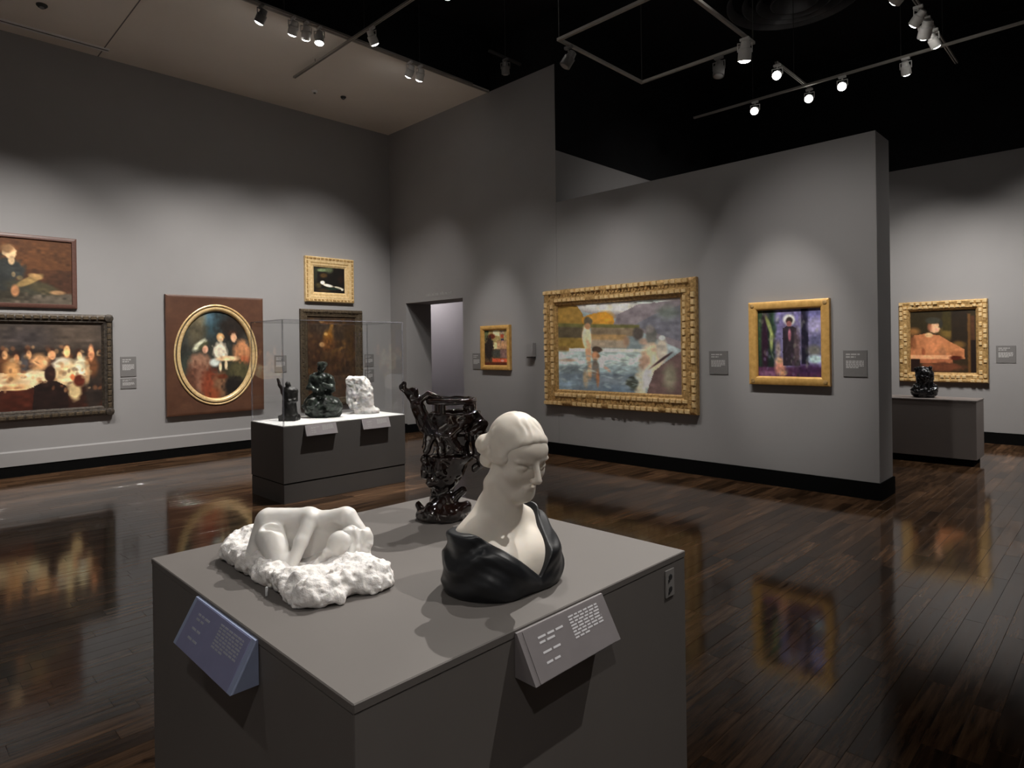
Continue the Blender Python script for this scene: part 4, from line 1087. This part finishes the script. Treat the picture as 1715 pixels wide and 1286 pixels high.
for sy in (-1, 1):
    MB().box((-ox + q_ + e_, sy * (oy - q_) - e_, gz + t_ - e_), (ox - q_ - e_, sy * (oy - q_) + e_, gz + t_ + .003)).build('top_seam', MT['glass_edge'], vc)
for yy, lb in ((3.195, 'small mauve label on the case plinth under the green bronze'), (3.845, 'small mauve label on the case plinth under the white carving')):
    c = empty('sloped_label', (CX1 + .0005, yy, CZ - .012), math.pi / 2, lb, 'text label')
    sloped_card(c, .345, .105, .045, MT['label_case'], MT['label_case'], MT['label_text'])

b1 = empty('bronze_figure', (-6.40, 3.075, CZ), YAW, 'slim dark bronze figure with one raised arm in the case', 'sculpture', 'sculptures in the glass case')
def robed_sdf(P):
    d = rbox(P, (.020, 0, .030), (.094, .080, .030), .012)
    d = smin(d, cap(P, (.022, 0, .04), (.016, 0, .30), .078, .060), .02)
    d = smin(d, cap(P, (-.036, 0, .315), (.074, 0, .305), .038, .040), .025)
    d = smin(d, ell(P, (.010, -.01, .378), (.028, .032, .036)), .010)
    d = smin(d, cap(P, (-.045, 0, .320), (-.078, -.01, .375), .022, .018), .012)
    d = smin(d, cap(P, (-.078, -.01, .375), (-.094, -.01, .440), .016, .015), .008)
    d = smin(d, cap(P, (.080, 0, .305), (.092, -.02, .215), .026, .022), .012)
    d = smin(d, cap(P, (.092, -.02, .215), (.040, -.06, .205), .020, .018), .012)
    ang = np.arctan2(P[..., 1], P[..., 0] - .02)
    return np.maximum(d + .004 * np.sin(9 * ang + 20 * P[..., 2]) * (P[..., 2] < .3) + .003 * noise3(P, 60), -P[..., 2])
sculpt('figure', robed_sdf, (-.14, -.13, -.005), (.15, .13, .48), .0065, MT['bronze'], b1)

b2 = empty('bronze_figure', (-6.43, 3.490, CZ), YAW, 'large green black bronze seated figure in the middle of the case', 'sculpture', 'sculptures in the glass case')
def seated_sdf(P):
    d = ell(P, (.015, 0, .085), (.200, .150, .125))
    d = smin(d, ell(P, (-.10, -.03, .13), (.10, .10, .10)), .04)
    d = smin(d, ell(P, (.13, -.03, .12), (.10, .10, .095)), .04)
    d = smin(d, cap(P, (.0, .02, .20), (-.01, .01, .42), .095, .082), .04)
    d = smin(d, cap(P, (-.075, 0, .44), (.075, 0, .42), .050, .048), .03)
    d = smin(d, ell(P, (.002, -.015, .535), (.042, .048, .058)), .015)
    d = smin(d, ell(P, (.005, -.005, .580), (.052, .055, .030)), .012)
    d = smin(d, cap(P, (-.100, -.01, .43), (-.125, -.04, .33), .034, .028), .02)
    d = smin(d, cap(P, (-.125, -.04, .33), (-.030, -.11, .30), .026, .024), .02)
    d = smin(d, cap(P, (.100, -.01, .41), (.130, -.04, .31), .034, .028), .02)
    d = smin(d, cap(P, (.130, -.04, .31), (.060, -.11, .36), .026, .022), .02)
    d = smin(d, cap(P, (-.06, -.04, .22), (-.08, -.13, .17), .055, .045), .03)
    d = smin(d, cap(P, (.07, -.04, .22), (.09, -.13, .17), .055, .045), .03)
    return np.maximum(d + .014 * noise3(P, 24) + .006 * noise3(P, 60), -P[..., 2])
sculpt('figure', seated_sdf, (-.25, -.20, -.007), (.28, .20, .66), .008, MT['green_bronze'], b2)

b3 = empty('marble_carving', (-6.42, 3.985, CZ), YAW, 'small white marble carving of a rough block in the case', 'sculpture', 'sculptures in the glass case')
def block_sdf(P):
    x, y, z = P[..., 0], P[..., 1], P[..., 2]
    d = rbox(P, (-.03, 0, .20), (.150, .110, .225), .03)
    slope = (x - .045) * .86 + (z - .40) * .52
    d = smax(d, slope, .02)
    d = smax(d, -(x + .155 - .10 * np.clip((.14 - z) / .14, 0, 1)) * .9, .02)
    d = smin(d, ell(P, (.09, -.03, .03), (.12, .10, .05)), .03)
    d = smin(d, ell(P, (.045, -.085, .275), (.050, .045, .055)), .015)       # head emerging
    d = smin(d, cap(P, (-.01, -.10, .23), (.10, -.08, .20), .032, .036), .02)
    d = smin(d, cap(P, (-.05, -.10, .215), (-.055, -.11, .10), .020, .024), .02)
    d = smax(d, -ell(P, (-.055, -.13, .165), (.022, .03, .03)), .01)
    d = smin(d, cap(P, (.09, -.08, .17), (.14, -.06, .06), .03, .025), .03)
    return np.maximum(d + .010 * noise3(P, 26) + .005 * noise3(P, 65), -z)
sculpt('block', block_sdf, (-.22, -.17, -.006), (.26, .15, .46), .007, MT['rock'], b3)

# ------------------------------------------------------------------ far pedestal and its sculpture
fp = empty('display_plinth', (-2.14, 9.46, 0), 0, 'low dark brown plinth beyond the partition in front of the portrait', 'plinth')
MB().box((-.72, -.225, 0), (.72, .225, .085)).build('kick_base', MT['base'], fp)
MB().box((-.76, -.245, .085), (.76, .245, .78), .003).build('body', MT['plinth_dark'], fp)
MB().box((-.765, -.25, .78), (.765, .25, .795), .002).build('top_panel', MT['plinth_dark'], fp)
fs_ = empty('portrait_sculpture', (-1.955, 9.46, .795), YAW - .5, 'glossy black head sculpture on the far plinth', 'sculpture')
def head_sdf(P):
    d = ell(P, (0, 0, .275), (.098, .11, .115))
    d = smin(d, cap(P, (0, 0, .05), (0, 0, .2), .105, .085), .04)
    d = smin(d, ell(P, (-.01, 0, .07), (.145, .12, .085)), .03)
    d = smin(d, ell(P, (.02, -.11, .25), (.025, .03, .035)), .015)
    for sx in (-1, 1):
        d = smax(d, -ell(P, (sx * .04, -.115, .285), (.026, .025, .02)), .012)
        d = smin(d, ell(P, (sx * .10, -.02, .10), (.045, .06, .07)), .02)
    d = smin(d, cap(P, (-.08, -.01, .36), (.06, -.02, .375), .03, .025), .02)
    return np.maximum(d + .012 * noise3(P, 30) + .006 * noise3(P, 60), -P[..., 2])
sculpt('head', head_sdf, (-.18, -.17, -.007), (.18, .16, .42), .007, MT['black_gloss'], fs_)
# ------------------------------------------------------------------ lighting tracks and lamps
def track(label, a, b, m='track', rods=2, group='ceiling lighting tracks'):
    a, b = Vector(a), Vector(b)
    root = empty('lighting_track', a, math.atan2(b.y - a.y, b.x - a.x), label, 'lighting track', group)
    L_ = (b - a).length
    MB().box((0, -.018, -.014), (L_, -.006, .014), .001).build('rail', MT[m], root)
    MB().box((0, .006, -.014), (L_, .018, .014), .001).build('rail', MT[m], root)
    MB().box((0, -.006, .006), (L_, .006, .014)).build('channel', MT['track_dark'], root)
    top = (ZS if a.x < -7.08 and False else ZT)
    for k in range(rods):
        xx = L_ * (k + .5) / rods
        wx = a.x + (b.x - a.x) * (k + .5) / rods
        zt = ZS if wx < -7.08 else ZT
        MB().tube((xx, 0, .014), (xx, 0, zt - a.z), .004, n=8).build('rod', MT['track_dark'], root)
    return root
track('grey lighting track running along the soffit edge', (-7.0, YN + .6, 5.42), (-7.0, 6.3, 5.42), rods=5)
track('lighting track crossing from the soffit over the room', (-8.5, 4.25, 5.385), (-1.2, 4.25, 5.385), rods=6)
track('long lighting track over the far room', (-4.84, 8.93, 5.0), (2.6, 8.93, 5.0), rods=4)
track('lighting track crossing the long far one at right angles', (-1.61, 4.9, 5.030), (-1.61, 9.68, 5.030), rods=3)
track('short lighting track bar across the long far one', (-3.2, 8.0, 5.030), (-3.2, 9.15, 5.030), rods=1)
track('lighting track above the near plinth outside the view', (-4.2, 2.9, 5.385), (2.2, 2.9, 5.385), rods=4)
track('short dark lighting track in front of the tall wall', (-6.05, 5.75, 5.42), (-6.05, 6.35, 5.42), m='track_dark', rods=1)
rt = empty('lighting_track', (-3.86, 4.58, 4.4), 0, 'rectangular loop of grey lighting track hung below the black ceiling', 'lighting track', 'ceiling lighting tracks')
rw, rl = 1.25, 1.40
for (a, b) in (((0, 0), (rw, 0)), ((rw, 0), (rw, rl)), ((rw, rl), (0, rl)), ((0, rl), (0, 0))):
    ax_ = (a[0] != b[0])
    x0, x1, y0, y1 = min(a[0], b[0]), max(a[0], b[0]), min(a[1], b[1]), max(a[1], b[1])
    if ax_: MB().box((x0 - .016, y0 - .016, -.014), (x1 + .016, y0 + .016, .014), .002).build('rail', MT['track'], rt)
    else: MB().box((x0 - .016, y0 + .016, -.014), (x0 + .016, y1 - .016, .014), .002).build('rail', MT['track'], rt)
for (x, y) in ((0, 0), (rw, 0), (rw, rl), (0, rl)):
    MB().tube((x, y, .014), (x, y, ZT - 4.4), .004, n=8).build('rod', MT['track_dark'], rt)

_can = {}
def lamp(label, pos, target, power, deg, blend=.8, lit=True, m='can', radius=.03, drop=.13, big=1.0, group='spot lamps on the tracks', color=WARM):
    """a track lamp: pos is the point on the track's underside, target where the beam lands"""
    root = empty('track_lamp', pos, 0, label, 'spot lamp', group)
    MB().box((-.045, -.017, -.028), (.045, .017, 0), .003).build('adapter', MT[m], root)
    MB().tube((0, 0, -.028), (0, 0, -drop + .075), .009, n=10).build('stem', MT[m], root, smooth=True)
    d = (Vector(target) - (Vector(pos) + Vector((0, 0, -drop)))).normalized()
    side = d.cross(Vector((0, 0, 1)))
    side = side.normalized() if side.length > 1e-3 else Vector((1, 0, 0))
    c = Vector((0, 0, -drop))
    b = .055 * big
    yk = MB()
    for s in (-1, 1):
        yk.tube(c + side * s * (b + .006) + Vector((0, 0, -.005)), c + side * s * (b + .006) + Vector((0, 0, .075)), .005, n=8)
    yk.tube(c + side * (-b - .008) + Vector((0, 0, .075)), c + side * (b + .008) + Vector((0, 0, .075)), .006, n=8)
    yk.build('yoke', MT[m], root, smooth=True)
    hs = MB().lathe([(-.085 * big, .025 * big), (-.080 * big, .036 * big), (-.03 * big, .042 * big), (-.02 * big, b), (.075 * big, b), (.075 * big, b - .004), (.055 * big, b - .006)], c, d, 24).build('housing', MT[m], root, smooth=True)
    MB().lathe([(.056 * big, b - .007), (.078 * big, (b - .007) * .94), (.088 * big, (b - .007) * .6), (.091 * big, .008)], c, d, 20).build('lens', MT['lens' if lit else 'lens_off'], hs, smooth=True)
    if power > 0:
        ld = bpy.data.lights.new('lamp_beam', 'SPOT')
        ld.energy = power * POWER; ld.spot_size = R(deg); ld.spot_blend = blend; ld.shadow_soft_size = radius; ld.color = color
        lo = bpy.data.objects.new('lamp_beam', ld); COL.objects.link(lo)
        lo.parent = root
        lo.location = c + d * (.115 * big)
        lo.rotation_euler = d.to_track_quat('-Z', 'Y').to_euler()
    return root
TZ = 5.406
# soffit edge track, lighting the left wall
lamp('spot lamp over the left end of the soffit outside the view', (-7.0, -.6, TZ), (XL, -.2, .7), 440, 74, 1)
lamp('second spot lamp over the crowded table painting outside the view', (-7.0, 1.3, TZ), (XL, .9, 1.15), 560, 66, 1)
lamp('dim spot lamp alone at the left on the soffit edge', (-7.0, 3.12, TZ), (XL, 2.0, .7), 280, 76, 1, m='can_grey')
lamp('leftmost of three clustered lamps on the soffit edge', (-7.0, 3.50, TZ), (XL, 3.5, .8), 440, 76, 1)
lamp('middle of three clustered lamps on the soffit edge', (-7.0, 3.66, TZ), (XL, 4.6, .8), 210, 78, 1)
lamp('rightmost of three clustered lamps on the soffit edge', (-7.0, 3.83, TZ), (-6.4, 3.3, .9), 700, 34, .8)
lamp('left lamp of the pair near the soffit corner', (-7.0, 5.17, TZ), (XL, 5.2, 1.8), 270, 66, 1)
lamp('right lamp of the pair near the soffit corner', (-7.0, 5.34, TZ), (-9.6, 5.9, .5), 260, 66, 1)
# crossing track
lamp('spot lamp hanging where the crossing track leaves the soffit', (-6.5, 4.25, 5.37), (-7.0, YB, 1.62), 330, 23, 1)
lamp('spot lamp on the crossing track at the top of the picture', (-5.10, 4.25, 5.37), (-5.1, YB, 1.2), 250, 48, 1)
lamp('second spot lamp on the crossing track outside the view', (-4.3, 4.25, 5.37), (-4.3, YB, 1.3), 250, 46, 1)
lamp('third spot lamp on the crossing track outside the view', (-4.7, 4.25, 5.37), (-6.2, 3.7, .9), 900, 32, .8)
lamp('sixth spot lamp on the crossing track outside the view', (-2.2, 4.25, 5.37), (-2.5, YB, .5), 190, 58, 1.0)
lamp('unseen grey lamp on the crossing track brightening the tall wall', (-4.0, 4.25, 5.37), (-7.9, YB, .6), 220, 50, 1.0, m='can_grey')  # unseen lamp, kept out of frame to brighten the tall wall
lamp('fourth spot lamp on the crossing track outside the view', (-1.9, 4.25, 5.37), (-1.7, 6.2, 0), 160, 80, 1.0)
lamp('unlit dark lamp in the gloom before the tall wall top', (-6.05, 6.05, 5.406), (-6.6, YB, 3.0), 0, 40, m='can_grey', lit=False)
# rectangular loop
lamp('white lamp on the right corner of the rectangular track loop', (-2.61, 5.80, 4.386), (-3.4, YB, .2), 0, 40, big=1.1, lit=True)
lamp('small grey lamp on the far bar of the rectangular track loop', (-2.96, 5.98, 4.386), (-2.9, 5.0, 0), 0, 40, m='can_grey', lit=False)
lamp('faint dark lamp on the left bar of the rectangular track loop', (-3.86, 4.72, 4.386), (-6.0, 3.0, 0), 0, 40, m='can_grey', lit=False)
lamp('fifth spot lamp on the crossing track outside the view', (-3.0, 4.25, 5.37), (-2.59, YB, 1.55), 380, 22, .8)
# far room
lamp('bright lamp at the left end of the long far track', (-3.88, 8.93, 4.986), (-1.9, 1.2, .9), 120, 26)
lamp('bright lamp on the near end of the short track bar', (-3.2, 8.03, 5.016), (-1.3, 1.0, 1.0), 0, 26)
lamp('bright lamp on the far end of the short track bar', (-3.2, 9.12, 5.016), (-1.4, 1.0, .9), 0, 26)
lamp('bright lamp on the long far track right of the short bar', (-2.72, 8.93, 4.986), (-1.0, 1.2, 1.0), 120, 26)
lamp('lamp turned away on the long far track near the crossing', (-2.0, 8.93, 4.986), (-2.1, YF, .8), 430, 72, 1)
lamp('lowest lamp of the cluster beside the crossing of far tracks', (-1.61, 8.42, 5.016), (-.2, YF, .8), 430, 74, 1)
lamp('large white lamp in the cluster on the crossing track', (-1.61, 8.05, 5.016), (-3.6, YF, .9), 220, 72, 1, big=1.2)
lamp('upper white lamp in the cluster on the crossing track', (-1.61, 7.72, 5.016), (-5.2, 9.5, 1.6), 110, 80, 1)
lamp('lamp at the top edge of the picture on the crossing track', (-1.61, 7.05, 5.016), (XS, 9.3, 2.4), 120, 70, 1, big=1.2)
lamp('lamp on the right half of the long far track outside the view', (1.0, 8.93, 4.986), (-1.6, 9.0, .8), 420, 50, 1)
lamp('next lamp on the right half of the long far track, added unseen', (1.6, 8.93, 4.986), (-1.76, 7.0, 1.4), 110, 50, 1)  # unseen lamp added to brighten the partition's end face
# above the near plinth, all above the picture
lamp('key lamp above and behind the bust outside the view', (-2.5, 4.25, 5.37), (-1.35, 1.05, 1.0), 800, 24, .6, radius=.015)
lamp('second plinth lamp to the left outside the view', (-3.5, 2.9, 5.37), (-1.6, 1.05, .95), 260, 28, .6, radius=.018)
lamp('third plinth lamp over the right side outside the view', (.5, 2.9, 5.37), (-1.1, 1.1, 1.0), 360, 28, .6, radius=.018)
lamp('fifth plinth lamp, added unseen on the near track to brighten the bust', (1.8, -1.6, 5.37), (-1.1, 1.0, 1.1), 170, 30, 1, radius=.03)  # unseen fill lamp added for the bust's face and the plinth side
lamp('fourth plinth lamp on the near track outside the view', (-2.4, -1.6, 5.37), (-1.5, .6, .6), 55, 36, 1, radius=.018)
# the near half of the room, behind the camera: lamps added for bounce light
track('unseen lighting track over the near half of the room, carrying added lamps', (-6.5, -1.6, 5.385), (3.4, -1.6, 5.385), rods=5)
for k, (xx, tgt) in enumerate((((-6.0), (-6.6, YN, 1.6)), ((-3.6), (-3.4, YN, 1.6)), ((-1.2), (-1.0, YN, 1.6)), ((1.0), (1.3, YN, 1.6)), ((2.6), (XR, -1.2, 1.6)), ((3.2), (XR, 1.2, 1.6)))):
    lamp(['first', 'second', 'third', 'fourth', 'fifth', 'sixth'][k] + ' added bounce lamp from the left on the unseen near track', (xx, -1.6, 5.37), tgt, 240, 90, 1)
# room beyond the doorway
dl = empty('ceiling_lamp', (-10.9, 7.75, 3.2), 0, 'small ceiling lamp in the room beyond the doorway', 'ceiling lamp')
MB().lathe([(0, .09), (.05, .085)], (0, 0, 0), (0, 0, -1), 20).build('housing', MT['can'], dl, smooth=True)
MB().lathe([(.05, .07), (.055, .06)], (0, 0, 0), (0, 0, -1), 20).build('diffuser', MT['lens'], dl, smooth=True)
ld = bpy.data.lights.new('lamp_glow', 'POINT'); ld.energy = 37 * POWER; ld.shadow_soft_size = .06; ld.color = (1, .96, .98)
lo = bpy.data.objects.new('lamp_glow', ld); COL.objects.link(lo); lo.parent = dl; lo.location = (0, 0, -.2)

# round air diffuser in the black ceiling
ad = empty('ceiling_diffuser', (-3.25, 8.75, ZT), 0, 'round black air diffuser with concentric rings in the dark ceiling', 'air vent')
for k, r_ in enumerate((.86, .66, .48, .30)):
    prof = [(0.0, r_ - .05), (.10 + .02 * k, r_), (.115 + .02 * k, r_), (.115 + .02 * k, r_ - .012), (0.01, r_ - .075)]
    vs, fs, n_ = [], [], 48
    for s, rr in prof:
        for i in range(n_):
            t = 2 * math.pi * i / n_
            vs.append((rr * math.cos(t), rr * math.sin(t), -s))
    for q in range(len(prof) - 1):
        fs += [(q * n_ + i, q * n_ + (i + 1) % n_, (q + 1) * n_ + (i + 1) % n_, (q + 1) * n_ + i) for i in range(n_)]
    MB().add(vs, fs).build('ring', MT['duct'], ad, smooth=True)
